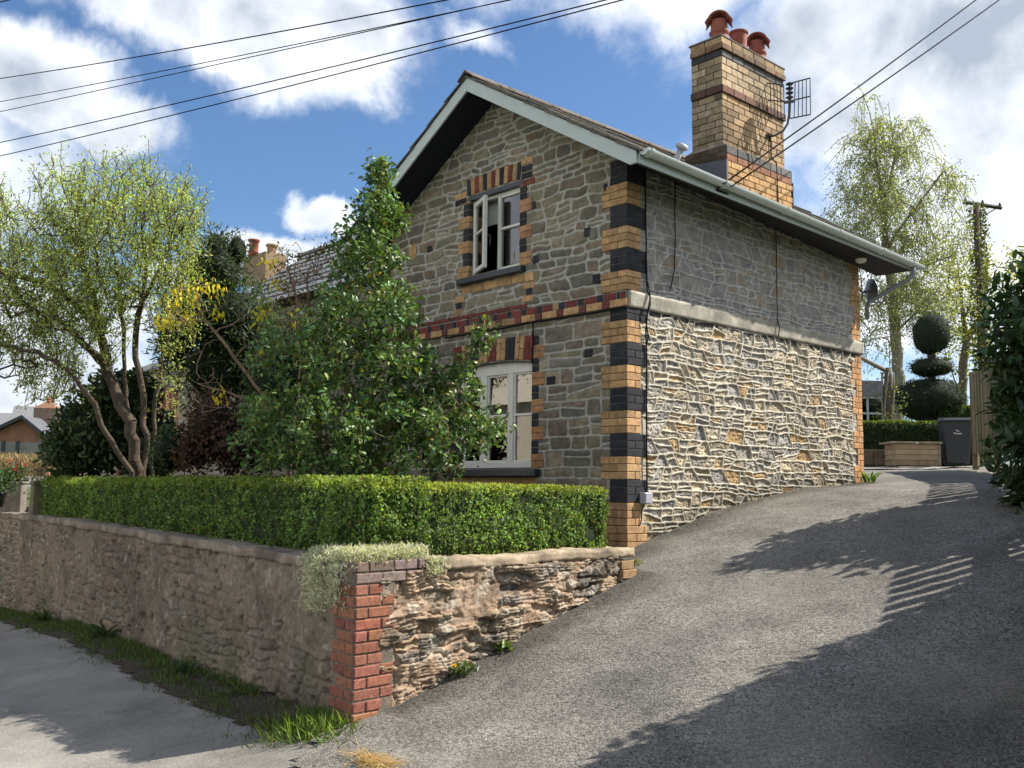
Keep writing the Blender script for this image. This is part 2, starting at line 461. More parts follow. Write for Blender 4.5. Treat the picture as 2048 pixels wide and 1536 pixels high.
def rubble_poly(u, v, seed, sx, sy, asp, drop=.2, jit=.85, warp=.012):
    """polygonal rubble: real distance to the joint between the two nearest stones, and a stone number"""
    t1, t2, t3 = _tab(seed), _tab(seed+1), _tab(seed+2)
    uu = u+warp*(fbm(u*6, v*6, 3, seed+3)-.5)*2; vv = v+warp*(fbm(u*5+9, v*7, 3, seed+4)-.5)*2+.03*(fbm(u*1.1, v*2, 2, seed+5)-.5)
    r0 = np.floor(vv/sy).astype(int); best = np.full(u.shape, 9.); b2 = np.full(u.shape, 9.)
    S1 = np.zeros(u.shape+(2,)); S2 = np.zeros(u.shape+(2,)); sid = np.zeros(u.shape)
    for dr in range(-3, 4):
        r = r0+dr; offs = (r & 1)*.5*sx+t3[r & 255, 7]*sx*.4
        c0 = np.floor((uu-offs)/sx).astype(int)
        for dc in range(-3, 4):
            c = c0+dc
            px = (c+.5+(t1[c & 255, r & 255]-.5)*jit)*sx+offs; py = (r+.5+(t2[c & 255, r & 255]-.5)*jit)*sy
            dead = t3[c & 255, r & 255] < drop
            d = ((uu-px)*asp)**2+(vv-py)**2+np.where(dead, 50, 0)
            m1 = d < best; m2 = (~m1) & (d < b2)
            b2 = np.where(m1, best, np.where(m2, d, b2)); S2 = np.where(m1[..., None], S1, S2)
            S2[m2] = np.stack([px, py], -1)[m2]
            best = np.where(m1, d, best); S1[m1] = np.stack([px, py], -1)[m1]; sid = np.where(m1, c*17.0+r*131.0, sid)
    nx = (S2[..., 0]-S1[..., 0])*asp; ny = S2[..., 1]-S1[..., 1]; L_ = np.sqrt(nx*nx+ny*ny)+1e-6
    d = (b2-best)/(2*L_)/np.sqrt((nx/L_*asp)**2+(ny/L_)**2)
    return d, sid+seed

# ------------------------------------------------------------------ terrain
_gy = [-200, -60, -12, -8, -5, -4.2, -3.66, -3.35, -2.88, -2.16, -1.34, -.59, .26, 1.17, 1.6, 2.14, 3.08, 4.3, 5.2, 8, 11, 13.5, 15, 25, 60, 200]
_gz = [-3, -2.2, -1.64, -1.6, -1.56, -1.54, -1.51, -1.46, -1.37, -1.16, -.94, -.74, -.495, -.275, -.185, -.095, .04, .115, .16, .30, .435, .555, .61, 1.0, 2.0, 4.0]
_rx = [-200, -40, -10, -5.5, -2.7, -1, .8, 6, 12, 200]
_rz = [-9, -3.4, -1.885, -1.61, -1.565, -1.545, -1.52, -1.5, -1.45, -1.3]
def terr(x, y):
    g = np.interp(y, _gy, _gz)
    g = (g+np.interp(y-.12, _gy, _gz)+np.interp(y+.12, _gy, _gz))/3
    r = np.interp(x, _rx, _rz)
    w = sstep(-.6, .9, x)
    road = r*(1-w)+g*w-np.clip(-3.573-.0876*x-y, 0, 1.6)*.115*(1-sstep(.2, 1.5, x))
    return np.where(y < np.where(x < .4, -3.573-.0876*x+.4, -3.2), road, np.where(x > .4, g, road*0+g))
WA = np.array([.813, -3.656]); WB = np.array([.583, -.623]); WL = np.array([-10.69, -2.648])
def wall_x(y): return WA[0]+(y-WA[1])*(WB[0]-WA[0])/(WB[1]-WA[1])
def wall_y(x): return WA[1]+(x-WA[0])*(WL[1]-WA[1])/(WL[0]-WA[0])
def grid_sheet(name, xs, ys, zf, keep, m, colf=None):
    X, Y = np.meshgrid(xs, ys, indexing='ij')
    P = np.stack([X, Y, zf(X, Y)], -1).reshape(-1, 3)
    nu, nv = X.shape; id_ = np.arange(nu*nv).reshape(nu, nv)
    F = np.stack([id_[:-1, :-1], id_[1:, :-1], id_[1:, 1:], id_[:-1, 1:]], -1).reshape(-1, 4)
    if keep is not None:
        F = F[keep((X[:-1, :-1]+X[1:, 1:])/2, (Y[:-1, :-1]+Y[1:, 1:])/2).ravel()]
    used = np.zeros(nu*nv, bool); used[F.ravel()] = True; re = np.cumsum(used)-1
    return npmesh(name, P[used], re[F], colf(P[used]) if colf else np.ones((used.sum(), 3)), m, None, smooth=True)
# ------------------------------------------------------------------ ground, road, drive
def asphalt_mat(name, c0, c1, cell, bump, patch, patchc, crack=.0):
    m, t = _new(name); L = t.links.new
    tc = N('ShaderNodeTexCoord', t); p = N('ShaderNodeBsdfPrincipled', t); o = N('ShaderNodeOutputMaterial', t); L(p.outputs[0], o.inputs[0])
    p.inputs['Roughness'].default_value = .85; p.inputs['Specular IOR Level'].default_value = .35
    v = N('ShaderNodeTexVoronoi', t); v.inputs['Scale'].default_value = cell; L(tc.outputs['Object'], v.inputs['Vector'])
    r = N('ShaderNodeSeparateColor', t); L(v.outputs['Color'], r.inputs[0])
    cr = N('ShaderNodeValToRGB', t); cr.color_ramp.elements[0].color = (*c0, 1); cr.color_ramp.elements[1].color = (*c1, 1)
    cr.color_ramp.elements[0].position = .1; cr.color_ramp.elements[1].position = .95
    L(r.outputs[0], cr.inputs[0])
    n = N('ShaderNodeTexNoise', t); n.inputs['Scale'].default_value = patch; n.inputs['Detail'].default_value = 8; n.inputs['Roughness'].default_value = .62
    L(tc.outputs['Object'], n.inputs['Vector'])
    mr = N('ShaderNodeMapRange', t); mr.inputs[1].default_value = .3; mr.inputs[2].default_value = .7; mr.inputs[3].default_value = .62; mr.inputs[4].default_value = 1.4
    L(n.outputs['Fac'], mr.inputs[0])
    mx = N('ShaderNodeMixRGB', t, blend_type='MULTIPLY'); mx.inputs[0].default_value = 1; L(cr.outputs[0], mx.inputs[1]); L(mr.outputs[0], mx.inputs[2])
    n2 = N('ShaderNodeTexNoise', t); n2.inputs['Scale'].default_value = patch*.45; n2.inputs['Detail'].default_value = 4
    L(tc.outputs['Object'], n2.inputs['Vector'])
    m2 = N('ShaderNodeMapRange', t); m2.inputs[1].default_value = .5; m2.inputs[2].default_value = .68; m2.inputs[4].default_value = .55
    L(n2.outputs['Fac'], m2.inputs[0])
    mm = N('ShaderNodeMixRGB', t); L(m2.outputs[0], mm.inputs[0]); L(mx.outputs[0], mm.inputs[1]); mm.inputs[2].default_value = (*patchc, 1)
    # hairline cracks
    wv = N('ShaderNodeTexNoise', t); wv.inputs['Scale'].default_value = 1.7; wv.inputs['Detail'].default_value = 6; L(tc.outputs['Object'], wv.inputs['Vector'])
    va = N('ShaderNodeVectorMath', t, operation='SCALE'); L(wv.outputs['Color'], va.inputs[0]); va.inputs['Scale'].default_value = .55
    vb = N('ShaderNodeVectorMath', t, operation='ADD'); L(tc.outputs['Object'], vb.inputs[0]); L(va.outputs[0], vb.inputs[1])
    vc = N('ShaderNodeTexVoronoi', t, feature='DISTANCE_TO_EDGE'); vc.inputs['Scale'].default_value = .38; L(vb.outputs[0], vc.inputs['Vector'])
    cm = N('ShaderNodeMapRange', t); cm.inputs[1].default_value = .0015; cm.inputs[2].default_value = .0045; cm.inputs[3].default_value = crack; cm.inputs[4].default_value = 0; L(vc.outputs['Distance'], cm.inputs[0])
    mk = N('ShaderNodeMixRGB', t); L(cm.outputs[0], mk.inputs[0]); L(mm.outputs[0], mk.inputs[1]); mk.inputs[2].default_value = (.03, .03, .03, 1)
    at_ = N('ShaderNodeAttribute', t); at_.attribute_name = 'Col'
    mz = N('ShaderNodeMixRGB', t, blend_type='MULTIPLY'); mz.inputs[0].default_value = 1; L(mk.outputs[0], mz.inputs[1]); L(at_.outputs['Color'], mz.inputs[2])
    L(mz.outputs[0], p.inputs['Base Color'])
    n3 = N('ShaderNodeTexNoise', t); n3.inputs['Scale'].default_value = cell*.55; n3.inputs['Detail'].default_value = 4; n3.inputs['Roughness'].default_value = .7
    L(tc.outputs['Object'], n3.inputs['Vector'])
    ad = N('ShaderNodeMath', t, operation='ADD'); nm = N('ShaderNodeMath', t, operation='MULTIPLY'); L(n3.outputs['Fac'], nm.inputs[0]); nm.inputs[1].default_value = .45; L(nm.outputs[0], ad.inputs[0])
    sb = N('ShaderNodeMath', t, operation='SUBTRACT'); L(r.outputs[1], sb.inputs[0]); L(v.outputs['Distance'], sb.inputs[1])
    mv = N('ShaderNodeMath', t, operation='MULTIPLY'); L(sb.outputs[0], mv.inputs[0]); mv.inputs[1].default_value = .8; L(mv.outputs[0], ad.inputs[1])
    b = N('ShaderNodeBump', t); b.inputs['Strength'].default_value = bump; b.inputs['Distance'].default_value = .012
    L(ad.outputs[0], b.inputs['Height']); L(b.outputs[0], p.inputs['Normal'])
    return m
M['tarmac'] = asphalt_mat('tarmac', (.082, .077, .070), (.262, .246, .222), 84, .6, 1.3, (.185, .165, .135))
M['road'] = asphalt_mat('road_concrete', (.175, .165, .15), (.26, .243, .22), 110, .35, 1.1, (.235, .222, .205), .22)
M['gravel'] = asphalt_mat('gravel', (.12, .115, .11), (.50, .48, .45), 40, 1.0, 2.0, (.34, .32, .30))
M['meadow'] = mat('meadow', (.055, .085, .025), .95, .4, .6, .4, 3)

def ground_z(x, y):
    g = np.interp(y, _gy, _gz)
    wy = sstep(4.7, 6.5, y)
    w = (1-wy)*sstep(-.6, -.05, x)+wy*sstep(-24, -7, x)
    z = g*w+(-.66)*(1-w)
    z = np.where((y < .6) & (x < 1), terr(x, np.minimum(y, -3.7)), z)
    r = np.hypot(x, y)
    return z-.09-sstep(60, 400, r)*2*np.clip(z+1, 0, 9)
t_ = np.linspace(-7.2, 7.2, 201)
ax = 2.6*np.sinh(t_)
stru(grid_sheet('ground', ax, ax, ground_z, None, M['meadow']))
def hill():
    a = np.linspace(0, 2*PI, 241); r = np.array([500, 700, 850, 950, 1100, 1500])
    A, Rr = np.meshgrid(a, r, indexing='ij')
    hh = 38+36*fbm(np.cos(A)*2+5, np.sin(A)*2+5, 5, 71)+14*fbm(np.cos(A)*9+5, np.sin(A)*9+5, 4, 75)
    prof = np.interp(Rr, r, [-.12, .35, .8, 1.0, .9, -.1])
    P = np.stack([Rr*np.cos(A), Rr*np.sin(A), hh*prof], -1).reshape(-1, 3)
    id_ = np.arange(A.size).reshape(A.shape)
    F = np.stack([id_[:-1, :-1], id_[:-1, 1:], id_[1:, 1:], id_[1:, :-1]], -1).reshape(-1, 4)
    return npmesh('hills', P, F, None, mat('far_hill', (.16, .20, .19), .95, .3, .01, 0), None, True)
stru(hill())

def drive_keep(x, y):
    jag = .10*(fbm(x*5, y*5, 3, 31)-.5)
    edge = -4.02-(np.clip(x, .6, 9)-.95)*.95+jag*3
    left = np.where(y < -.55, wall_x(y)-.12, np.where(y < 4.6, -.10, -9))
    left = np.where(y < -3.62, .62+jag, left)
    return (y > edge) & (x > left) & (y < 14.2)
def drive_col(P):
    x, y = P[:, 0], P[:, 1]
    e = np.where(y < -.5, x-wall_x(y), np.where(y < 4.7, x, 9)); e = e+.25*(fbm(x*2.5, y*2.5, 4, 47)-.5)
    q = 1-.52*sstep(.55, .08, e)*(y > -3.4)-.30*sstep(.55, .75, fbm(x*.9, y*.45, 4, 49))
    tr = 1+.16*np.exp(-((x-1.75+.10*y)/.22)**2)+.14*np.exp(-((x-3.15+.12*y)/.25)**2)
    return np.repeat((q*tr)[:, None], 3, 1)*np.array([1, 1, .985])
def drive_z(x, y): return terr(x, y)+.010+.030*(fbm(x*1.5, y*1.5, 3, 41)-.5)+.016*(fbm(x*7, y*7, 3, 43)-.5)
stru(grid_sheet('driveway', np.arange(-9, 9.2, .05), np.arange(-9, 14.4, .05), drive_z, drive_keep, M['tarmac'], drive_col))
def road_z(x, y): return terr(x, y)-.012+.012*(fbm(x*2, y*2, 3, 45)-.5)
stru(grid_sheet('road', np.arange(-34, 10, .12), np.arange(-9.5, -2.0, .10), road_z, lambda x, y: y < wall_y(x)+.05, M['road']))
stru(grid_sheet('garden_soil', np.arange(-30, .75, .25), np.arange(-3.7, .6, .1), lambda x, y: -.565+.05*(fbm(x*3, y*3, 3, 5)-.5)+x*0, lambda x, y: (y > wall_y(x)+.12) & (x < np.where(y > -.64, -.02, wall_x(y)-.1)), M['soil']))
stru(grid_sheet('gravel_patch', np.arange(-8, -.2, .12), np.arange(11.3, 14.3, .1), lambda x, y: terr(x, y)+.034+.03*(fbm(x*3, y*3, 3, 6)-.5), lambda x, y: (y > 11.9+.5*fbm(x, y*0, 3, 8)-.4) & (x < -2.6+.8*fbm(y, x*0, 2, 2)), M['gravel']))

# ------------------------------------------------------------------ garden wall (front and drive side)
gw = thing('garden_wall', 'low brown stone garden wall with concrete coping and red brick corner', 'wall', (WA[0], WA[1], -1.52))
UF = np.array([WA[0]-WL[0], WA[1]-WL[1], 0]); LF = np.linalg.norm(UF); UF /= LF       # runs left -> corner
US = np.array([WB[0]-WA[0], WB[1]-WA[1], 0]); LS = np.linalg.norm(US); US /= LS       # runs corner -> house
EXT = 6.0
def stone_cols(sid, pal):
    pal = np.array(pal); i = (hsh(sid, 1)*len(pal)).astype(int) % len(pal)
    return pal[i]*(0.78+.44*hsh(sid, 2))[..., None]
def old_front(u, v):
    d, s = rubble(u, v, 11, (.07, .16), (.12, .34), .05, .3)
    stonez = .7*sstep(.47, .66, fbm(u*.9+3, v*1.6, 4, 51)+np.where(v < -1.1, .10, 0)+np.where(u < EXT+1.3, .3, 0))
    n = fbm(u*9, v*9, 5, 52, .6); n2 = fbm(u*26, v*26, 4, 57, .65)
    h = .032*(n-.5)+.018*(n2-.5)+.026*(fbm(u*2, v*2, 3, 58)-.5)+.006*(fbm(u*50, v*50, 2, 68)-.5)
    jt = sstep(.016, .0, d)
    h = h-stonez*jt*.03+stonez*(hsh(s, 5)-.5)*.022
    pit = sstep(.66, .74, fbm(u*7, v*11, 4, 59)); h = h-pit*.035
    rend = np.array([.225, .178, .135])*(0.7+.6*fbm(u*4, v*4, 5, 60))[..., None]
    rend = rend*(1-.3*sstep(.5, .65, fbm(u*1.1+7, v*1.1, 4, 62)))[..., None]
    sc_ = stone_cols(s, [(.18, .15, .12), (.23, .175, .13), (.15, .135, .12), (.27, .20, .15)])
    c = rend*(1-.7*stonez[..., None])+sc_*(.7*stonez[..., None])
    pale = sstep(EXT+1.7, EXT+1.2, u+.2*(n-.5))*jt
    c = c*(1-pale[..., None])+np.array([.36, .31, .25])*pale[..., None]
    spk = sstep(.70, .76, fbm(u*14, v*14, 3, 64)); c = c*(1-.5*spk[..., None])+np.array([.42, .38, .32])*.5*spk[..., None]
    green = sstep(.52, .66, fbm(u*1.3+2, v*1.3+5, 4, 66))*sstep(-.6, -1.5, v); c = c*(1-.4*green[..., None])+np.array([.10, .11, .06])*.4*green[..., None]
    return h, c
panel('stone_face', (WL[0]-UF[0]*EXT, WL[1]-UF[1]*EXT, 0), UF, (0, 0, 1), np.arange(0, LF+EXT-.02, .011), np.arange(-2.3, -.44, .011), old_front, lambda u, v: v < np.interp(u, [0, EXT+3.8, LF+EXT-.31, LF+EXT-.30], [-.568, -.503, -.566, -.53]), M['oldwall'], gw)
def old_side(u, v):
    d, s = rubble(u, v, 23, (.06, .17), (.10, .42), .05, .45, .8, 140, 4)
    n = fbm(u*8, v*14, 5, 81, .6); n2 = fbm(u*30, v*44, 4, 85, .65); n3 = fbm(u*60, v*70, 3, 86, .6)
    bed = v*46+6*fbm(u*2.2, v*5, 3, 87)+8*hsh(s, 8)
    lay = np.abs(np.modf(bed)[0]*2-1)*sstep(.35, .6, hsh(s, 11))               # bedding of the split shale
    rid = 1-np.abs(2*fbm(u*11, v*19, 4, 90, .6)-1)
    face = (hsh(s, 3)-.5)*.055+(hsh(s, 13)-.5)*.25*np.clip(d, 0, .06)
    fillm = sstep(.44, .58, fbm(u*4+5, v*5, 4, 91))
    jt = sstep(.013, .004, d+.008*(n-.5))
    hole = sstep(.55, .75, fbm(u*6+3, v*8, 4, 96))*sstep(.016, .0, d)*.05+sstep(.93, .95, hsh(s, 9))*sstep(.008, .02, d)*.06
    h = face+.040*(n-.5)+.030*(n2-.5)+.012*(n3-.5)+.016*(lay-.5)+.030*(rid-.8)
    h = .78*(h*(1-.45*fillm)-jt*.022*(1-fillm)-hole)-.006
    sc_ = stone_cols(s, [(.27, .225, .17), (.33, .27, .20), (.20, .175, .145), (.36, .27, .185), (.24, .215, .19)])*(.65+.7*fbm(u*9, v*12, 4, 97))[..., None]
    mort = np.array([.40, .285, .20])*(0.7+.6*n)[..., None]
    fill = np.clip(jt*.7+fillm*.8, 0, 1)[..., None]
    c = sc_*(1-fill)+mort*fill
    lich = sstep(.60, .68, fbm(u*10, v*12, 4, 95))[..., None]; c = c*(1-.6*lich)+np.array([.50, .46, .38])*.6*lich
    dk = sstep(.58, .70, fbm(u*3.3+1, v*4.1, 4, 99))[..., None]; c = c*(1-.5*dk)
    return h, c
panel('stone_face', (WA[0], WA[1], 0), US, (0, 0, 1), np.arange(.20, LS-.16, .0075), np.arange(-1.75, -.562, .0075), old_side, None, M['oldwall'], gw)
# backing so the wall is solid
nF = np.array([UF[1], -UF[0], 0]); nS = np.array([US[1], -US[0], 0])
def hexcorners(P, Q, n, off0, off1, z0, z1):
    a = np.array([P[0], P[1], 0])+n*off0; b = np.array([Q[0], Q[1], 0])+n*off0; c = np.array([Q[0], Q[1], 0])+n*off1; d = np.array([P[0], P[1], 0])+n*off1
    return [(*a[:2], z0), (*b[:2], z0), (*c[:2], z0), (*d[:2], z0), (*a[:2], z1), (*b[:2], z1), (*c[:2], z1), (*d[:2], z1)]
b = MB(); b.hexa(hexcorners(WL-UF[:2]*EXT, WA-UF[:2]*.15, nF, -.06, -.32, -2.4, -.55), (.2, .16, .12)); b.hexa(hexcorners(WA+US[:2]*.15, WB-US[:2]*.03, nS, -.07, -.32, -1.8, -.6), (.25, .2, .15))
b.build('core', M['oldwall'], gw)
LT = WL-UF[:2]*EXT
def coping(P, Q, n, z0a, z0b, th, o0, o1, col, seed, name='coping'):
    a = np.array(P); bq = np.array(Q)
    cs = []
    for z_ in (0, 1):
        for (pt, zz) in ((a, z0a), (bq, z0b)):
            pass
    f = lambda pt, off: (pt[0]+n[0]*off, pt[1]+n[1]*off)
    c = [(*f(a, o0), z0a-th), (*f(bq, o0), z0b-th), (*f(bq, o1), z0b-th), (*f(a, o1), z0a-th), (*f(a, o0), z0a), (*f(bq, o0), z0b), (*f(bq, o1), z0b), (*f(a, o1), z0a)]
    return rough_box(name, c, .024, .013, col, M['conc'], gw, 12, .35, seed, .022)
coping(WL-UF[:2]*EXT, WL+UF[:2]*3.8, nF, -.50, -.435, .075, .018, -.34, (.22, .185, .15), 3)
coping(WL+UF[:2]*3.805, WA-UF[:2]*.30, nF, -.435, -.50, .075, .018, -.34, (.24, .195, .155), 8)
coping(WA+US[:2]*.72, WB+US[:2]*.02, nS, -.495, -.50, .075, .016, -.33, (.36, .29, .21), 5)
# red brick corner pier
pr = MB(); rs = np.random.RandomState(4)
def local(P, ux, n):            # (along, out, z) -> world
    return lambda q: (P[0]+ux[0]*q[0]+n[0]*q[1], P[1]+ux[1]*q[0]+n[1]*q[1], q[2])
TS = local(WA, US, nS); TFr = local(WA, -UF, nF)
z = -1.60; i = 0; H = .0745
while z < -.52:
    top = z > -.67
    base = (.19, .14, .12) if top else (.275, .108, .072)
    for T, other in ((TS, 0), (TFr, 1)):
        full = .215; half = .1025
        alt = (i+other) % 2
        wide = (.62 if top else (.335 if (i//3) % 2 else .235)) if T is TS else (.30 if (i//2) % 2 else .25)
        x = 0.0; first = True
        while x < wide-.05:
            w_ = (full if alt else half) if first else full
            w_ = min(w_, wide-x)
            col = np.array(base)*rs.uniform(.78, 1.22)*np.array([1, rs.uniform(.9, 1.15), rs.uniform(.9, 1.15)])
            o_ = rs.uniform(-.004, .004)
            pr.box((x+(.0 if first else .005), -.018, z+.005), (x+w_-.004, .012+o_, z+H-.004), tuple(col), T)
            x += w_; first = False
    z += H; i += 1
pr.build('brick_pier', M['oldbrick'], gw, .006)
jb = MB()
jb.box((-.002, -.018, -1.65), (.33, .004, -.53), (.17, .145, .12), TS); jb.box((-.002, -.018, -1.65), (.27, .004, -.53), (.17, .145, .12), TFr); jb.hexa(hexcorners(WA-UF[:2]*.27, WA-UF[:2]*.06, nF, -.0, -.30, -1.7, -.53), (.2, .16, .12))
jb.build('mortar', M['oldwall'], gw)
# the end of the wall by the house: a few ochre bricks
eb = MB()
for k in range(3):
    zz = -.60-.078*(k+1)
    eb.box((LS-.17, -.30, zz), (LS+.012+.02*(k == 1), .02+.015*(k == 1), zz+.072), (.36*rs.uniform(.85, 1.1), .22, .12), TS)
eb.build('end_bricks', M['brick'], gw, .004)
cap = MB(); cap.box((.02, -.31, -.535), (.70, .0, -.51), (.20, .17, .14), TS); cap.build('cap_mortar', M['oldwall'], gw)
# ------------------------------------------------------------------ the house
house = thing('stone_house', 'rubble stone cottage with ochre and black brick quoins, pale sage barge boards and tall chimney', 'house', (0, 0, -.55))
YEL = (.50, .305, .150); BLK = (.030, .032, .040); RED = (.21, .050, .042)
PITCHT = .60; XR = -2.0; ZR = 4.665
def roofz(x): return ZR-PITCHT*abs(x-XR)
# openings (x0,x1,z0,z1)
UW = (-2.43, -1.555, 2.47, 3.455); LW = (-2.60, -1.335, .225, 1.385)
def larch(x): return 1.385+.045*(1-((x+1.96)/.63)**2)
def gable_keep(x, z):
    k = z < ZR-.10-PITCHT*np.abs(x-XR)
    k &= ~((x > UW[0]) & (x < UW[1]) & (z > UW[2]) & (z < UW[3]))
    k &= ~((x > LW[0]) & (x < LW[1]) & (z > LW[2]) & (z < larch(x)))
    return k
def gable_f(x, z):
    # smaller stones above the string course, bigger squared ones below
    d1, s1 = rubble(x, z, 101, (.065, .145), (.14, .36), .035, .22, .55, 85, 3.2)
    d2, s2 = rubble(x, z, 137, (.10, .20), (.16, .46), .016, .40, .10, 90, 2.5)
    up = z > 1.9
    d = np.where(up, d1, d2); s = np.where(up, s1, s2+5000)
    n = fbm(x*12, z*16, 5, 111, .6); n2 = fbm(x*4, z*4, 3, 112)
    grain = fbm(x*9+.6*n, z*40, 3, 118)
    jt = sstep(.0135, .0075, d+.004*(n-.5))
    face = .010+(hsh(s, 4)-.5)*.012+.016*(n-.5)+.006*(grain-.5)
    edge = sstep(.0, .035, d)
    h = np.minimum((face*edge)*(1-jt)+jt*(.009+.004*n2), .016)
    h = np.where((x > -.37) | (np.abs(x+2) < .72)*(z > 2.2)*(z < 3.75) | (np.abs(x+1.97) < .80)*(z < 1.70), np.minimum(h, .007), h)
    pal = [(.25, .225, .17), (.285, .255, .19), (.215, .20, .162), (.27, .222, .18), (.21, .195, .178), (.30, .265, .20), (.25, .20, .168)]
    c = stone_cols(s, pal)*(.62+.48*fbm(x*7, z*9, 4, 120))[..., None]*np.array([1.02, .985, .93])
    iron = sstep(.6, .72, fbm(x*5+3, z*6, 4, 122))*sstep(.4, .7, hsh(s, 6)); c = c*(1-.45*iron[..., None])+np.array([.24, .155, .08])*.45*iron[..., None]
    m_ = np.array([.43, .42, .375])*(.8+.4*n)[..., None]
    c = c*(1-jt[..., None])+m_*jt[..., None]
    return h, c
panel('wall', (0, 0, 0), (1, 0, 0), (0, 0, 1), np.arange(-4.0, .001, .008), np.arange(-.7, 4.60, .008), gable_f, gable_keep, M['stone_flat'], house)
def side_f(y, z):
    d, s = rubble(y, z, 203, (.062, .180), (.075, .27), .034, .50, 1.0, 150, 2.7)
    n = fbm(y*10, z*14, 5, 211, .62); n2 = fbm(y*30, z*38, 4, 215, .6); lay = fbm(y*3+n, z*30, 3, 218, .6)
    lay2 = fbm(y*22+n, z*4, 3, 219, .6); rid = 1-np.abs(2*fbm(y*14+.5*n, z*20, 4, 236, .6)-1)
    low = sstep(1.86, 1.80, z)
    wd = .0100+.0065*(fbm(y*5, z*6, 3, 231)-.5)+.0005*(1-low)
    rib = sstep(wd+.003, wd-.003, d+.003*(n2-.5))
    lays = np.where(hsh(s, 12) > .35, lay, lay2)
    rough = (.42+.38*low)
    ang = hsh(s, 15)*6.28
    h = .002+.85*rough*(.034*(n-.5)+.028*(n2-.5)+.028*(lays-.5)+.030*(rid-.82)+.010*(fbm(y*70, z*80, 2, 233)-.5))+(hsh(s, 4)-.5)*.026*rough+(np.cos(ang)*(fbm(y*0+hsh(s, 16)*9, z*0, 1, 3)-.5)+.5*np.sin(ang))*.35*np.clip(d, 0, .04)*rough
    rel = sstep(.0, .020, d-wd+.004); h = h*rel-.006*(1-rel)*rough
    h = np.minimum(h, .032)*(1-rib)+rib*((.012+.004*low)+.007*(n2-.5))
    h = np.where((y < .31) | (y > 4.42), np.minimum(h, .006), h)
    pal = [(.41, .365, .285), (.46, .40, .305), (.37, .34, .29), (.49, .415, .30), (.33, .315, .29), (.43, .365, .265), (.40, .37, .325)]
    crack = sstep(.62, .50, rid)*sstep(.35, .6, n)
    c = stone_cols(s, pal)*(.62+.76*fbm(y*9, z*11, 5, 220))[..., None]*(1-.45*crack)[..., None]
    ochre = sstep(.88, .90, hsh(s, 7)); c = c*(1-.75*ochre[..., None])+np.array([.47, .295, .115])*.75*ochre[..., None]
    grey = (1-low)[..., None]; c = (c*(1-.6*grey)+np.array([.22, .22, .22])*.6*grey)*(1+.10*grey)  # stone, then mortar, greyed above the band: eave shade put into the colour
    m_ = (np.array([.52, .485, .40])*low[..., None]+np.array([.46, .45, .42])*(1-low[..., None]))*(.82+.36*n)[..., None]
    c = c*(1-rib[..., None])+m_*rib[..., None]
    damp = sstep(.30, .0, z-np.interp(y, _gy, _gz)+.12*(n-.5)); c = c*(1-.35*damp[..., None])
    return h, c
panel('wall', (0, 0, 0), (0, 1, 0), (0, 0, 1), np.arange(.0, 4.69, .0065), np.arange(-.75, 3.33, .0065), side_f, None, M['stone'], house)
# walls that face away
bw = MB()
bw.box((-4.0, .004, -.7), (-3.7, 4.68, 3.2), (.17, .16, .13))
bw.prism([(-3.69, -.7), (-.02, -.7), (-.02, 3.2), (XR, 4.55), (-3.69, 3.2)], 4.45, 4.69, (.17, .16, .13), lambda q: (q[0], q[2], q[1]))
bw.build('wall', M['stone_flat'], house)
fl = MB(); fl.box((-3.7, .3, 1.80), (-.05, 4.4, 1.9), (.2, .18, .15)); fl.box((-3.7, .3, -.2), (-.05, 4.4, -.1), (.1, .09, .08)); fl.box((-3.7, 2.6, -.1), (-.05, 2.7, 2.9), (.30, .27, .22))
fl.build('floor', M['plaster'], house)

rs = np.random.RandomState(7)
def vcol(c, a=.22):
    q = rs.uniform(1-a, 1+a); w = rs.uniform(-.04, .04)
    return (c[0]*q*(1+w), c[1]*q, c[2]*q*(1-w))
# ---- quoins of the near corner: bands of three courses, ochre and black in turn
bands = [(3.089, 3.34, 'b')]
z = 3.089; k = 0
while z > 2.0:
    z0 = max(z-.225, 1.985); bands.append((z0, z, 'yb'[k % 2])); z -= .225; k += 1
bands.append((1.6846, 1.815, 'b'))
z = 1.6846; k = 0
while z > -.33:
    bands.append((z-.225, z, 'yb'[k % 2])); z -= .225; k += 1
bands.append((-.72, z, 'p'))
cnt = 0
for z0, z1, kind in bands:
    q = MB()
    n = max(1, int(round((z1-z0)/.075))); hh = (z1-z0)/n
    gw_, sw_ = {'y': (.330, .196), 'b': (.208, .290), 'p': (.36, .27)}[kind]
    out = .036 if kind == 'p' else .018
    base = BLK if kind == 'b' else YEL
    jc = (.16, .155, .15) if kind == 'b' else (.16, .105, .055)
    for i in range(n):
        a = z0+i*hh+.004; bz = z0+(i+1)*hh-.003
        cnt += 1; alt = cnt % 2
        gx = (.215 if alt else .1025) if kind != 'b' else (.208 if alt else .1025)
        sy = .1025 if alt else min(.215, sw_)
        q.box((-gx, -out+rs.uniform(-.002, .001), a), (out+rs.uniform(-.001, .002), sy, bz), vcol(base))
        x = gx
        while x < gw_-.03:
            w_ = min(.215 if gw_-x > .19 else gw_-x, gw_-x)
            q.box((-x-w_+.002, -out+rs.uniform(-.002, .002), a), (-x-.006, .08, bz), vcol(base)); x += w_
        y = sy
        while y < sw_-.03:
            w_ = min(.215 if sw_-y > .19 else sw_-y, sw_-y)
            q.box((-.08, y+.006, a), (out+rs.uniform(-.002, .002), y+w_-.002, bz), vcol(base)); y += w_
    q.box((-gw_+.004, -out+.007, z0), (out-.007, sw_-.004, z1), jc)
    q.build('quoin', M['brick'], house, .0035)
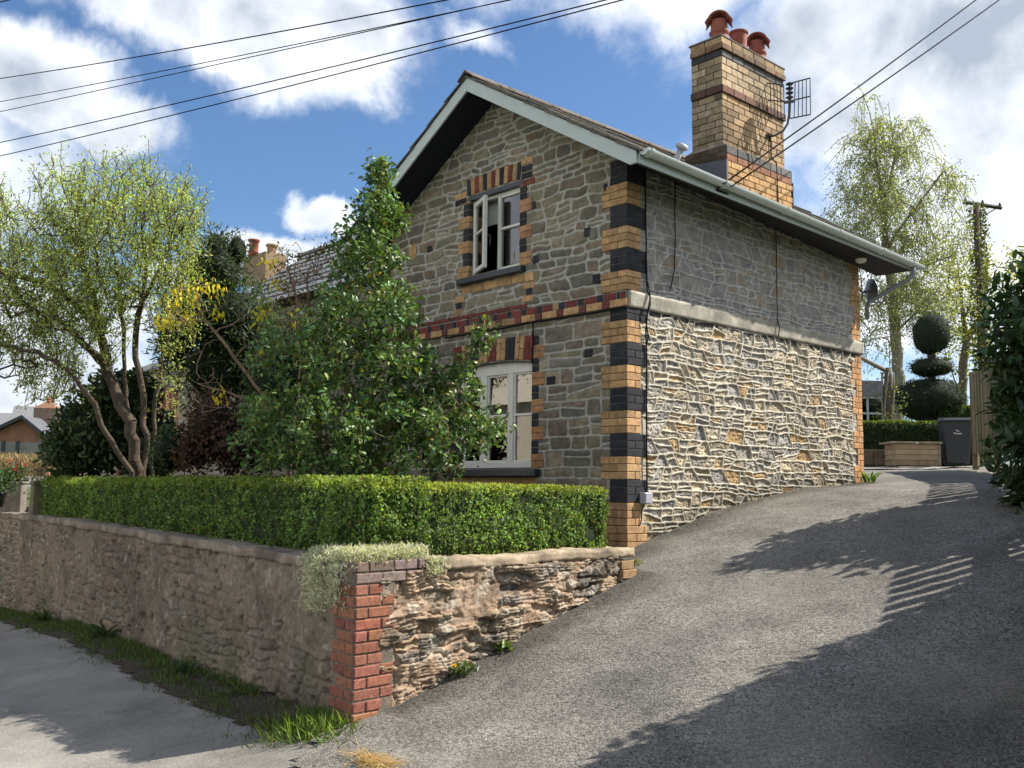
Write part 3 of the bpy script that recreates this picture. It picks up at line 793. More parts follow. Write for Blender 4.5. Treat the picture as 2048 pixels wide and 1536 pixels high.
# far end of the side wall: ochre quoins, wide and narrow in turn
z = -.1; k = 0
while z < 2.98:
    if 1.76 < z < 1.97: z = 1.985
    z1 = min(z+.225, 3.02) if not (z < 1.80 < z+.225) else 1.80
    q = MB(); w0 = .25 if k % 2 else .155
    n = max(1, int(round((z1-z)/.075))); hh = (z1-z)/n
    for i in range(n):
        a = z+i*hh+.004; bz = z+(i+1)*hh-.003; alt = (i+k) % 2
        cut = [.0, w0] if (alt and w0 < .2) else ([.0, .105, w0] if alt else ([.0, .09, w0] if w0 < .2 else [.0, w0-.07, w0]))
        for c0, c1 in zip(cut[:-1], cut[1:]):
            q.box((-.06, 4.70-c1+.003, a), (.012+rs.uniform(-.002, .002), 4.70-c0-.003, bz), vcol((.52, .29, .135)))
    q.box((-.06, 4.70-w0+.002, z), (.006, 4.698, z1), (.17, .12, .07))
    q.build('quoin', M['brick'], house, .0035); z = z1; k += 1

# ---- string course on the gable, cement band on the side
st = MB()
x = -.002; pat = [(.075, RED), (.045, BLK)]+[(.175, RED), (.095, BLK)]*3+[(.03+.06, YEL)]+[(.165, RED), (.075, BLK)]*12
for w_, c in pat:
    if x-w_ < -4.0: break
    st.box((x-w_+.009, -.024+rs.uniform(-.002, .002), 1.902), (x, .05, 1.972), vcol(c)); x -= w_
x = .018
for i in range(40):
    w_, c = [(.225, YEL), (.098, (.17, .055, .05))][i % 2]
    if x-w_ < -4.0: break
    st.box((x-w_+.009, -.034+rs.uniform(-.002, .002), 1.822), (x, .05, 1.896), vcol(c)); x -= w_
x = -1.42
while x > -3.9:
    w_ = rs.uniform(.22, .36); st.box((x-w_+.009, -.016, 1.985), (x, .05, 2.032), vcol((.17, .045, .04))); x -= w_
st.box((-4.0, -.019, 1.818), (.012, .04, 1.976), (.20, .19, .17))
st.build('string_course', M['brick'], house, .0035)
rough_box('cement_band', [(-.05, .006, 1.815), (.030, .006, 1.815), (.030, 4.73, 1.815), (-.05, 4.73, 1.815), (-.05, .006, 1.985), (.046, .006, 1.975), (.046, 4.73, 1.975), (-.05, 4.73, 1.985)], .025, .007, (.40, .375, .315), M['conc'], house, 8, .12, 2, .004)
sh = MB(); sh.box((-.02, .02, 1.77), (.008, 4.60, 1.815), (.055, .053, .055)); sh.build('band_shade', M['conc'], house)  # dark strip standing in for the shade gap beneath the band

# ---- odd bricks let into the gable
ac = MB()
for x, z, w_, c in [(-.98, 3.03, .05, BLK), (-.99, 2.60, .0, BLK)]: pass
def gz(px, py): p = on_plane(px, py, (0, 1, 0), 0); return p[0], p[2]
for px, py, w_, h_, c in [(1068.5, 410, .055, .085, BLK), (1073, 519, .10, .085, BLK), (1178, 707, .105, .085, BLK), (1103, 761, .12, .085, BLK),
                          (1212, 376, .045, .085, BLK), (1176, 465, .09, .10, BLK), (1194, 558, .10, .10, BLK), (861, 498, .10, .07, BLK),
                          (1061, 556, .12, .075, YEL), (1059, 571, .17, .075, YEL), (1060, 584, .10, .085, BLK), (1057, 597, .17, .075, YEL),
                          (920, 600, .17, .08, YEL), (919, 612, .09, .085, BLK), (918, 625, .17, .08, YEL), (826, 505, .15, .2, YEL)]:
    x, z = gz(px, py)
    ac = MB(); ac.box((x-w_/2, -.018, z-h_/2), (x+w_/2, .05, z+h_/2), vcol(c)); ac.build('accent_brick', M['brick'], house, .006)

# ---- upper window dressings
up = MB()
x0, x1 = -2.475, -1.555; n = 13; w_ = (x1-x0)/n
pat = 'byrybyrybyryb'
for i in range(n):
    c = {'b': BLK, 'y': YEL, 'r': RED}[pat[i]]
    lean = ((i+.5)/n-.5)*.05
    xa = x0+i*w_+.004; xb = x0+(i+1)*w_-.004
    za = 3.47+.010*(1-(2*(i+.5)/n-1)**2); zb = za+.20
    up.hexa([(xa, -.014, za), (xb, -.014, za), (xb, .10, za), (xa, .10, za), (xa+lean, -.014, zb), (xb+lean, -.014, zb), (xb+lean, .10, zb), (xa+lean, .10, zb)], vcol(c))
up.box((x0, -.005, 3.46), (x1, .10, 3.66), (.15, .14, .12))
up.build('window_arch', M['brick'], house, .004)
lt = MB(); lt.box((UW[0]-.03, -.008, 3.405), (UW[1]+.03, .11, 3.462), BLK); lt.build('lintel', M['navy'], house, .003)
for side in (-1, 1):
    jm = MB()
    xe = UW[0] if side < 0 else UW[1]
    z = 2.475; k = 0
    while z < 3.40:
        z1 = min(z+.150, 3.405)
        c, w_ = ((YEL, .195) if k % 2 == 0 else (BLK, .105))
        if side > 0 and k % 2 == 0 and 0 < k: c = (.46, .235, .125)
        for j in range(2):
            za = z+j*(z1-z)/2+.003; zb = z+(j+1)*(z1-z)/2-.003
            a, b_ = (xe-w_, xe) if side < 0 else (xe, xe+w_)
            jm.box((a, -.016+rs.uniform(-.002, .002), za), (b_, .125, zb), vcol(c, .1))
        a, b_ = (xe-w_+.003, xe-.003) if side < 0 else (xe+.003, xe+w_-.003)
        jm.box((a, -.011, z), (b_, .12, z1), (.20, .17, .13)); z = z1; k += 1
    jm.build('window_jamb', M['brick'], house, .004)
jm = MB()
for x, z, w_, c in [(-2.60, 3.50, .20, YEL), (-2.60, 3.425, .20, BLK), (-1.45, 3.66, .19, YEL), (-1.45, 3.575, .17, BLK), (-1.45, 3.49, .17, BLK), (-1.42, 3.41, .2, RED)]:
    jm = MB(); jm.box((x-w_/2, -.014, z-.034), (x+w_/2, .06, z+.034), vcol(c)); jm.build('shoulder_brick', M['brick'], house, .004)
jm = MB()
x = -2.55
while x < -1.40:
    w_ = rs.uniform(.19, .25); jm.box((x, -.014, 2.285), (min(x+w_-.008, -1.33), .05, 2.375), vcol(YEL)); x += w_
jm.build('sill_course', M['brick'], house, .004)

def frame_rect(mb, x0, x1, z0, z1, t, y0, y1, T=None, c=(.8, .8, .8)):
    mb.box((x0, y0, z0), (x0+t, y1, z1), c, T); mb.box((x1-t, y0, z0), (x1, y1, z1), c, T)
    mb.box((x0+t, y0+.001, z1-t), (x1-t, y1-.001, z1), c, T); mb.box((x0+t, y0+.001, z0), (x1-t, y1-.001, z0+t), c, T)
w1 = MB(); fy0, fy1 = .045, .105
frame_rect(w1, UW[0]+.004, UW[1]-.004, 2.475, 3.405, .038, fy0, fy1)
w1.box((-1.985, fy0-.004, 2.513), (-1.938, fy1, 3.367)); w1.box((-1.938, fy0-.002, 2.965), (-1.597, fy1-.01, 2.995))
w1.box((-1.950, fy0+.004, 2.50), (-1.593, fy1-.02, 2.53)); w1.box((-1.950, fy0+.004, 3.345), (-1.593, fy1-.02, 3.37))
win = w1.build('window', M['white'], house, .004)
ca, sa = math.cos(math.radians(24)), math.sin(math.radians(24))
HX, HY = -2.388, .05
TC = lambda q: (HX+ca*q[0]+sa*q[1]*0-0*q[2]+(-sa)*0+0, HY-sa*q[0]+q[1], q[2])
TC = lambda q: (HX+ca*q[0]+sa*q[1], HY-sa*q[0]+ca*q[1], q[2])
cs = MB(); frame_rect(cs, 0, .415, 2.515, 3.365, .052, -.025, .02, TC); cs.box((.052, -.02, 2.967), (.363, .012, 2.993), (.8, .8, .8), TC)
cs.build('casement', M['white'], win, .004)
g = MB(); g.box((.045, -.004, 2.56), (.37, .004, 3.32), (.5, .5, .5), TC); g.build('pane', M['glass'], win)
g = MB(); g.box((-1.94, .072, 2.52), (-1.60, .080, 3.36)); g.build('pane', M['glass'], win)
hd = MB(); hd.tube([TC((.36, .03, 2.93)), TC((.365, .07, 2.90)), TC((.35, .075, 2.80))], .009, 6, (.1, .1, .1)); hd.build('handle', M['metal'], win)
si = MB(); si.box((-2.575, -.085, 2.392), (-1.455, .13, 2.462)); si.box((-2.40, .02, 2.462), (-1.57, .12, 2.476)); si.build('window_sill', M['navy'], house, .008)
bl = MB()
for i in range(7):
    bl.box((-2.40, .17+.006*(i % 2), 3.42-.045*(i+1)), (-1.58, .18+.006*(i % 2), 3.42-.045*i+.002))
bl.build('blind', M['blind'], win)

# ---- lower window
lw = MB()
edges = np.linspace(-2.66, -1.325, 19)
grp = 'rybyrybyr'
for i in range(18):
    c = {'b': BLK, 'y': YEL, 'r': (.19, .05, .04)}[grp[i//2]]
    xa, xb = edges[i]+.003, edges[i+1]-.003; xm = (xa+xb)/2
    za = larch(xm)+.012; zb = 1.668+.02*(1-((xm+1.96)/.63)**2); lean = (xm+1.99)*.05
    zm = za+(.12 if i % 2 else .19)
    for a, b_ in ((za, zm-.003), (zm+.003, zb)):
        la = lean*(a-za)/(zb-za); lb = lean*(b_-za)/(zb-za)
        lw.hexa([(xa+la, -.016, a), (xb+la, -.016, a), (xb+la, .11, a), (xa+la, .11, a), (xa+lb, -.016, b_), (xb+lb, -.016, b_), (xb+lb, .11, b_), (xa+lb, .11, b_)], vcol(c, .12))
lw.box((-2.64, -.008, 1.45), (-1.33, .10, 1.66), (.14, .11, .09))
lw.build('window_arch', M['brick'], house, .004)
ab = MB()
xs = np.linspace(LW[0], LW[1], 15)
for i in range(14):
    a, b_ = xs[i], xs[i+1]
    ab.hexa([(a, -.006, larch(a)-.012), (b_, -.006, larch(b_)-.012), (b_, .12, larch(b_)-.012), (a, .12, larch(a)-.012), (a, -.006, larch(a)+.012), (b_, -.006, larch(b_)+.012), (b_, .12, larch(b_)+.012), (a, .12, larch(a)+.012)], BLK)
ab.build('lintel', M['navy'], house)
for side in (-1, 1):
    jm = MB()
    xe = LW[0] if side < 0 else LW[1]
    z = .230; k = 0
    while z < 1.62:
        z1 = min(z+.1475, 1.66)
        if side < 0 and z > 1.40: break
        c, w_ = ((YEL, .185) if k % 2 == 0 else (BLK, .105))
        if k % 2 == 0 and side > 0: c = (.45, .24, .12)
        for j in range(2):
            za = z+j*(z1-z)/2+.003; zb = z+(j+1)*(z1-z)/2-.003
            a, b_ = (xe-w_, xe) if side < 0 else (xe, xe+w_)
            if k % 2 == 0: a, b_ = (a, b_)
            jm.box((a, -.016+rs.uniform(-.002, .002), za), (b_, .125, zb), vcol(c, .1))
        a, b_ = (xe-w_+.003, xe-.003) if side < 0 else (xe+.003, xe+w_-.003)
        jm.box((a, -.011, z), (b_, .12, z1), (.20, .17, .13)); z = z1; k += 1
    jm.build('window_jamb', M['brick'], house, .006)
jm = MB()
jm.box((-2.7, -.014, .05), (-1.25, .04, .135), vcol(YEL))
jm.build('sill_course', M['brick'], house, .006)
w2 = MB(); fy0, fy1 = .04, .11; cc = (.8, .8, .8)
x0, x1 = LW[0]+.004, LW[1]-.004
w2.box((x0, fy0, .235), (x0+.062, fy1, 1.36), cc); w2.box((x1-.045, fy0, .235), (x1, fy1, 1.36), cc); w2.box((x0, fy0-.006, .235), (x1, fy1, .300), cc)
for i in range(14):
    a, b_ = max(xs[i], x0), min(xs[i+1], x1)
    w2.hexa([(a, fy0, 1.285), (b_, fy0, 1.285), (b_, fy1, 1.285), (a, fy1, 1.285), (a, fy0, larch(a)-.013), (b_, fy0, larch(b_)-.013), (b_, fy1, larch(b_)-.013), (a, fy1, larch(a)-.013)], cc)
w2.box((-2.235, fy0-.008, .30), (-2.125, fy1, 1.285), cc); w2.box((-1.768, fy0-.004, .30), (-1.686, fy1, 1.285), cc)
for a, b_ in ((x0+.062, -2.235), (-2.125, -1.768), (-1.686, x1-.045)):
    w2.box((a, fy0+.01, .805), (b_, fy1-.01, .835), cc)
    frame_rect(w2, a, b_, .30, 1.285, .022, fy0+.012, fy1-.01)
win2 = w2.build('window', M['white'], house, .004)
for a, b_ in ((x0+.07, -2.24), (-2.12, -1.77), (-1.68, x1-.05)):
    g = MB(); g.box((a, .072, .31), (b_, .080, 1.28)); g.build('pane', M['glass'], win2)
bl = MB()
for i in range(5): bl.box((-2.55, .16+.006*(i % 2), 1.33-.05*(i+1)), (-1.37, .168+.006*(i % 2), 1.33-.05*i+.002))
bl.build('blind', M['blind'], win2)
cu = MB()
for i in range(10):
    cu.box((-1.66+.028*i, .22+.012*(i % 2), .2), (-1.63+.028*i, .235+.012*(i % 2), 1.3))
cu.build('curtain', M['plaster'], win2); cu = MB()
for i in range(8):
    cu.box((-2.53+.028*i, .22+.012*(i % 2), .2), (-2.50+.028*i, .235+.012*(i % 2), 1.3))
cu.build('curtain', M['plaster'], win2)
si = MB(); si.box((-2.72, -.085, .140), (-1.205, .13, .222)); si.build('window_sill', M['navy'], house, .008)

# ---- roof
def sag(y): return -.0196*max(0, min(6, y+.45))
Y0, Y1 = -.475, 5.24
sl_len = 2.535*math.sqrt(1+PITCHT**2); su = 1/math.sqrt(1+PITCHT**2)
for sd in (1, -1):
    rf = MB()
    def TR(q, sd=sd):       # (s along slope from ridge, y, n above deck)
        s, y, n_ = q
        return (XR+sd*(s*su+n_*PITCHT*su), y, ZR+.012-s*PITCHT*su+n_*su+sag(y)*min(1, max(0, s/sl_len)))
    gauge = .375; rows = 8
    rf.box((0, Y0+.03, -.02), (sl_len-.02, Y1-.03, .006), (.05, .05, .05), TR)
    for r_ in range(rows):
        s0 = r_*gauge; s1 = min(s0+gauge+.06, sl_len+.012)
        y = Y0
        while y < Y1-.05:
            w_ = min(.33, Y1-y)
            j = rs.uniform(-.008, .008); c = np.array((.115, .105, .092))*rs.uniform(.75, 1.25)
            k0, k1 = .006, .030+rs.uniform(-.004, .006)
            pts = [(s0, y+.002, k0-.02), (s1+j, y+.002, k1-.024), (s1+j, y+w_-.004, k1-.024), (s0, y+w_-.004, k0-.02), (s0, y+.002, k0), (s1+j, y+.002, k1), (s1+j, y+w_-.004, k1), (s0, y+w_-.004, k0)]
            rf.hexa([TR(p) for p in pts], tuple(c)); y += w_
    rf.build('roof', M['tile'], house, .004)
rg = MB(); y = Y0-.01
while y < Y1:
    c = tuple(np.array((.13, .11, .095))*rs.uniform(.8, 1.2))
    poly = [(-.13, -.045), (0, .045), (.13, -.045), (.13, -.02), (0, .075), (-.13, -.02)]
    rg.prism([(XR+p, ZR+q+.012) for p, q in poly], y, y+.44, c, lambda q: (q[0], q[2], q[1])); y += .45
rg.build('ridge_tiles', M['tile'], house, .006)
for sd in (1, -1):
    bb = MB(); e = XR+sd*2.5
    poly = [(XR, ZR), (e, ZR-PITCHT*2.5+.005), (e, 3.058), (e-sd*.08, 3.055), (XR, 4.505)]
    if sd < 0: poly = poly[::-1]
    bb.prism(poly, -.45, -.425, (.5, .5, .5), lambda q: (q[0], q[2], q[1]))
    bb.build('bargeboard', M['paint'], house, .003)
    bb = MB(); bb.prism([(p, q-.11) for p, q in poly], 5.20, 5.225, (.5, .5, .5), lambda q: (q[0], q[2], q[1])); bb.build('bargeboard', M['paint'], house, .003)
    so_ = MB()
    so_.prism([(XR, 4.535), (e-sd*.02, 3.11), (e-sd*.02, 3.09), (XR, 4.515)][::-sd], -.4245, .02, (.1, .1, .1), lambda q: (q[0], q[2], q[1]))
    so_.build('soffit', M['black'], house)
    wi = 0.0 if sd > 0 else -4.0
    q_ = [(wi, .0, 3.30), (e, .0, 3.055), (e, 5.21, 2.945), (wi, 5.21, 2.95)]
    if sd < 0: q_ = [q_[1], q_[0], q_[3], q_[2]]
    ef = MB(); ef.hexa(q_+[(x, y, z+.02) for x, y, z in q_])
    ef.build('soffit', M['soffit'], house)
    fa = MB(); a, b_ = sorted((e, e+sd*.02))
    fa.hexa([(a, -.424, 3.055), (b_, -.424, 3.055), (b_, 5.23, 2.944), (a, 5.23, 2.944), (a, -.424, 3.165), (b_, -.424, 3.165), (b_, 5.23, 3.054), (a, 5.23, 3.054)])
    fa.build('fascia', M['paint'], house)
    # half round gutter
    gt = MB(); vs = []; ys = np.linspace(-.425, 5.30, 30); nn = 11
    gx = e+sd*.075; gr = .056
    prof = [(gr*math.cos(PI+PI*i/(nn-1)), gr*math.sin(PI+PI*i/(nn-1))) for i in range(nn)]
    prof += [((gr-.006)*math.cos(2*PI-PI*i/(nn-1)), (gr-.006)*math.sin(2*PI-PI*i/(nn-1))) for i in range(nn)]
    m_ = len(prof)
    for y in ys:
        for p, q in prof: vs.append((gx+p, y, 3.178+sag(y)*1.5+q))
    fs = [(i*m_+k, i*m_+(k+1) % m_, (i+1)*m_+(k+1) % m_, (i+1)*m_+k) for i in range(len(ys)-1) for k in range(m_)]
    gt._add(vs, fs, (.5, .5, .5))
    for yy in (-.425, 5.30):
        poly = [(gx+p, 3.178+sag(yy)*1.5+q) for p, q in prof[:nn]]
        gt.prism(poly, yy-.006, yy+.006, (.5, .5, .5), lambda q: (q[0], q[2], q[1]))
    go = gt.build('gutter', M['gutter'], house, 0, True)
    mo = go.modifiers.new('e', 'EDGE_SPLIT'); mo.split_angle = .7
    for yy in (-.36, .83, 1.99, 3.12, 4.2, 5.0):
        kb = MB(); r2 = gr+.011
        pr_ = [(r2*math.cos(PI+PI*i/(nn-1)), r2*math.sin(PI+PI*i/(nn-1))) for i in range(nn)]+[((gr)*math.cos(2*PI-PI*i/(nn-1)), gr*math.sin(2*PI-PI*i/(nn-1))) for i in range(nn)]
        v2 = [(gx+p, yy+d_, 3.180+sag(yy)*1.5+q) for d_ in (-.018, .018) for p, q in pr_]; L_ = len(pr_)
        kb._add(v2, [(k, (k+1) % L_, L_+(k+1) % L_, L_+k) for k in range(L_)]+[tuple(range(L_))[::-1], tuple(range(L_, 2*L_))], (.5, .5, .5))
        kb.build('gutter_bracket', M['gutter'], go)
dp = MB(); dp.tube([(.575, 5.08, 3.02), (.575, 5.08, 2.86), (.52, 5.04, 2.80), (.10, 4.78, 2.52), (.075, 4.77, 2.44), (.075, 4.77, 2.3)], .029, 10)
dp.build('downpipe', M['pipe'], house, 0, True)

# ---- chimney
cy0, cy1 = 1.90, 3.215
ch = MB(); ch.box((-.60, cy0, 3.0), (-.175, cy1, 5.28), (.11, .085, .06)); ch.box((-.69, cy0-.02, 3.0), (-.105, cy1+.06, 3.985), (.12, .09, .06))
chim = ch.build('chimney', M['brick'], house)
cb = MB(); CYEL = (.50, .385, .25); CORG = (.50, .345, .20)
def brickwork(mb, lo, hi, z0, z1, face, pos, out, colf, hh=.0785):
    n = max(1, int(round((z1-z0)/hh))); h_ = (z1-z0)/n
    for i in range(n):
        a = z0+i*h_+.004; bz = z0+(i+1)*h_-.004
        x = lo-(rs.uniform(.0, .03)+(.115 if i % 2 else 0))
        while x < hi-.02:
            w_ = .232
            p, q = max(x, lo), min(x+w_-.010, hi)
            if q-p > .03:
                c = colf((p+q)/2, (a+bz)/2); o_ = out+rs.uniform(-.003, .003)
                if face == 'x': mb.box((pos-.05, p+.001, a), (pos+o_, q, bz), c)
                else: mb.box((p, pos-o_, a), (q, pos+.05, bz), c)
            x += w_
def ccol(base, soot=.4):
    def f(u, z):
        s = fbm(np.array([u*3.]), np.array([z*3.]), 3, 301)[0]
        q = 1-soot*max(0, min(1, (s-.40)*4.5))
        c = vcol(base, .24); return (c[0]*q, c[1]*q, c[2]*q)
    return f
for face, lo, hi, pos, sx in (('x', cy0, cy1, -.175, .50), ('y', -.60, -.175, cy0, .80)):
    brickwork(cb, lo, hi, 3.99, 4.635, face, pos, .008, ccol(CORG if face == 'x' else CYEL, sx))
    brickwork(cb, lo, hi, 4.73, 5.08, face, pos, .008, ccol(CYEL, sx*.6))
    brickwork(cb, lo-.02*(face == 'x'), hi+.02, 4.635, 4.73, face, pos, .032, ccol((.18, .092, .07), .5), .09)
    brickwork(cb, lo, hi, 5.08, 5.16, face, pos, .012, ccol((.12, .115, .12) if face == 'x' else (.05, .05, .055), .2), .08)
    brickwork(cb, lo-.03*(face == 'x'), hi+.03, 5.16, 5.235, face, pos, .038, ccol((.24, .15, .095), .4), .075)
    brickwork(cb, lo-.02*(face == 'x'), hi+.02, 5.235, 5.315, face, pos, .022, ccol((.40, .28, .16), .4), .08)
brickwork(cb, cy0-.02, cy1+.06, 3.20, 3.80, 'x', -.105, .008, ccol((.54, .33, .15), .15))
brickwork(cb, cy0-.02, cy1+.06, 3.80, 3.885, 'x', -.105, .008, ccol((.36, .17, .10), .2), .085)
brickwork(cb, cy0-.02, cy1+.06, 3.885, 3.985, 'x', -.105, .008, ccol((.15, .145, .14), .2), .10)
brickwork(cb, -.69, -.105, 3.55, 3.985, 'y', cy0-.02, .006, ccol((.12, .085, .055), .4))
cb.build('chimney_bricks', M['brick'], chim, .004)
wc = MB(); wc.hexa([(-.69, cy0-.02, 3.985), (-.10, cy0-.02, 3.985), (-.10, cy1+.06, 3.985), (-.69, cy1+.06, 3.985), (-.60, cy0, 4.03), (-.168, cy0, 4.03), (-.168, cy1, 4.03), (-.60, cy1, 4.03)], (.30, .27, .22))
wc.build('weathering', M['conc'], chim, .004)
wc = MB(); wc.box((-.625, cy0-.03, 5.315), (-.15, cy1+.03, 5.335), (.17, .15, .13)); wc.build('mortar_cap', M['conc'], chim, .004)
fl = MB()
fl.hexa([(-.70, cy0-.042, 3.3), (-.095, cy0-.042, 3.2), (-.095, cy0-.022, 3.2), (-.70, cy0-.022, 3.3), (-.70, cy0-.034, 3.86), (-.095, cy0-.034, 3.80), (-.095, cy0-.022, 3.80), (-.70, cy0-.022, 3.86)])
fl.box((-.11, cy0-.045, 3.2), (-.090, cy0-.005, 3.80))
fl2 = MB(); fl2.box((-.70, cy1+.06, 3.2), (-.09, cy1+.075, 3.84)); fl2.build('flashing', M['lead'], chim, .004)
for i in range(5):
    x = -.70+.12*i; fl.box((x, cy0-.06+.01*i, 3.35-.06*i), (x+.16, cy0-.04, 3.52-.05*i))
fl.build('flashing', M['lead'], chim, .004)
def pot(y, hooded, s=1.0):
    c = (-.39, y, 5.30); hs = .80
    p = MB()
    if hooded:
        p.lathe([(r_*.88, z_*.92) for r_, z_ in [(.0, .0), (.125, .0), (.13, .10), (.135, .12), (.122, .14), (.118, .20), (.136, .225), (.136, .245), (.116, .27), (.112, .40), (.095, .40), (.095, .1)]], c, 24)
        # arched hood over the mouth, open towards the gable and the back
        ca_h, sa_h = .55, -.84
        vs = []; nn = 15; ts = np.linspace(-.10, .11, 7)
        for t in ts:
            k = abs(t)/.11; rr = .102+.016*k*k
            for o_ in (0, .018):
                for i in range(nn):
                    a = PI*(-.02+1.04*i/(nn-1)); fl_ = .016*max(0, abs(i-7)-5)
                    x_ = (rr+o_+fl_)*math.cos(a); z_ = .33+(rr+o_)*math.sin(a)*1.0
                    vs.append((c[0]+t*ca_h-x_*sa_h, c[1]+t*sa_h+x_*ca_h, c[2]+z_))
        fs = []
        for i in range(6):
            for k in range(nn-1):
                A = i*2*nn+k; B_ = (i+1)*2*nn+k
                fs.append((A, A+1, B_+1, B_)); fs.append((A+nn, B_+nn, B_+nn+1, A+nn+1))
            fs.append((i*2*nn, (i+1)*2*nn, (i+1)*2*nn+nn, i*2*nn+nn)); e_ = nn-1
            fs.append((i*2*nn+e_, i*2*nn+nn+e_, (i+1)*2*nn+nn+e_, (i+1)*2*nn+e_))
        for i in (0, 6):
            for k in range(nn-1): fs.append((i*2*nn+k, i*2*nn+nn+k, i*2*nn+nn+k+1, i*2*nn+k+1))
        p._add(vs, fs, (.25, .08, .06))
    else:
        p.lathe([(.0, .0), (.125, .0), (.128, .04), (.108, .08), (.100, .20), (.104, .33), (.118, .345), (.120, .365), (.105, .37), (.095, .36), (.09, .1)], c, 24)
    o = p.build('chimney_pot', M['terra'], chim, 0, True)
    e = o.modifiers.new('e', 'EDGE_SPLIT'); e.split_angle = .6
pot(2.17, True); pot(2.58, False); pot(2.98, True)
fu = MB(); fb = np.array((-.36, 1.20, 3.58)); ft = np.array((-.25, 1.22, 3.80)); dr = (ft-fb)/np.linalg.norm(ft-fb)
fu.tube([fb, ft], .036, 14); fu.tube([ft-dr*.012, ft+dr*.006, ft+dr*.02, ft+dr*.05, ft+dr*.062], [.04, .070, .074, .064, .02], 16)
fu.build('flue_pipe', M['grey'], house, 0, True)
# ------------------------------------------------------------------ plants: tools
def unit(v): return v/(np.linalg.norm(v, axis=-1, keepdims=True)+1e-9)
def rdir(rs, n): return unit(rs.normal(size=(n, 3)))
def leaf_arrays(P, D, Nn, Ln, Wd, col, oval=False, fold=.25, curl=.15):
    """one small folded blade per point; D points to the tip, Nn is the upper side"""
    n = len(P); D = unit(D); S = unit(np.cross(D, Nn)); U = np.cross(S, D)
    Ln = np.broadcast_to(Ln, n)[:, None]; Wd = np.broadcast_to(Wd, n)[:, None]
    def pt(a, s, u): return P+D*Ln*a+S*Wd*s+U*(Wd*u)
    if not oval:
        V = np.stack([pt(0, 0, 0), pt(.5, .5, fold), pt(1, 0, -curl), pt(.5, -.5, fold)], 1).reshape(-1, 3)
        b = np.arange(n)[:, None]*4
        F = np.concatenate([b+np.array([0, 3, 2]), b+np.array([0, 2, 1])])
        return V, [F], np.repeat(col, 4, 0)
    V = np.stack([pt(0, 0, 0), pt(.33, 0, -.02), pt(.7, 0, -.10), pt(1, 0, -.25-curl), pt(.3, .5, fold), pt(.7, .40, fold-.12), pt(.3, -.5, fold), pt(.7, -.40, fold-.12)], 1).reshape(-1, 3)
    b = np.arange(n)[:, None]*8
    T = np.concatenate([b+np.array(q) for q in ([0, 6, 1], [0, 1, 4], [2, 7, 3], [5, 2, 3])])
    Q = np.concatenate([b+np.array(q) for q in ([1, 6, 7, 2], [4, 1, 2, 5])])
    return V, [T, Q], np.repeat(col, 8, 0)
def leaves(name, P, D, Nn, Ln, Wd, col, m, parent, **kw):
    V, F, C = leaf_arrays(P, D, Nn, Ln, Wd, col, **kw)
    return npmesh(name, V, F, C, m, parent)
def ccv(rs, n, base, a=.35, warm=.12):
    q = np.exp(rs.normal(0, a, n))[:, None]; w = rs.normal(0, warm, n)[:, None]
    return np.array(base)*q*np.concatenate([1+w, np.ones((n, 1)), 1-w*.6], 1)
def ell_points(rs, ells, n):
    """random points in ellipsoids (centre, radii, weight)"""
    w = np.array([e[2] for e in ells], float); w /= w.sum()
    i = rs.choice(len(ells), n, p=w)
    p = rdir(rs, n)*(rs.rand(n, 1)**.40)
    c = np.array([e[0] for e in ells])[i]; r = np.array([e[1] for e in ells])[i]
    # radii are given across the view, in depth, and up
    ax = np.array([_r, np.array([-_r[1], _r[0], 0]), [0, 0, 1]])
    return c+(p*r)@ax
def E_(px, py, d, rx, ry, rd, w=None):     # ellipsoid from a photo pixel, depth and pixel radii
    k = d/FPX
    return (at(px, py, d), (rx*k, rd, ry*k), w if w is not None else rx*ry*rd)
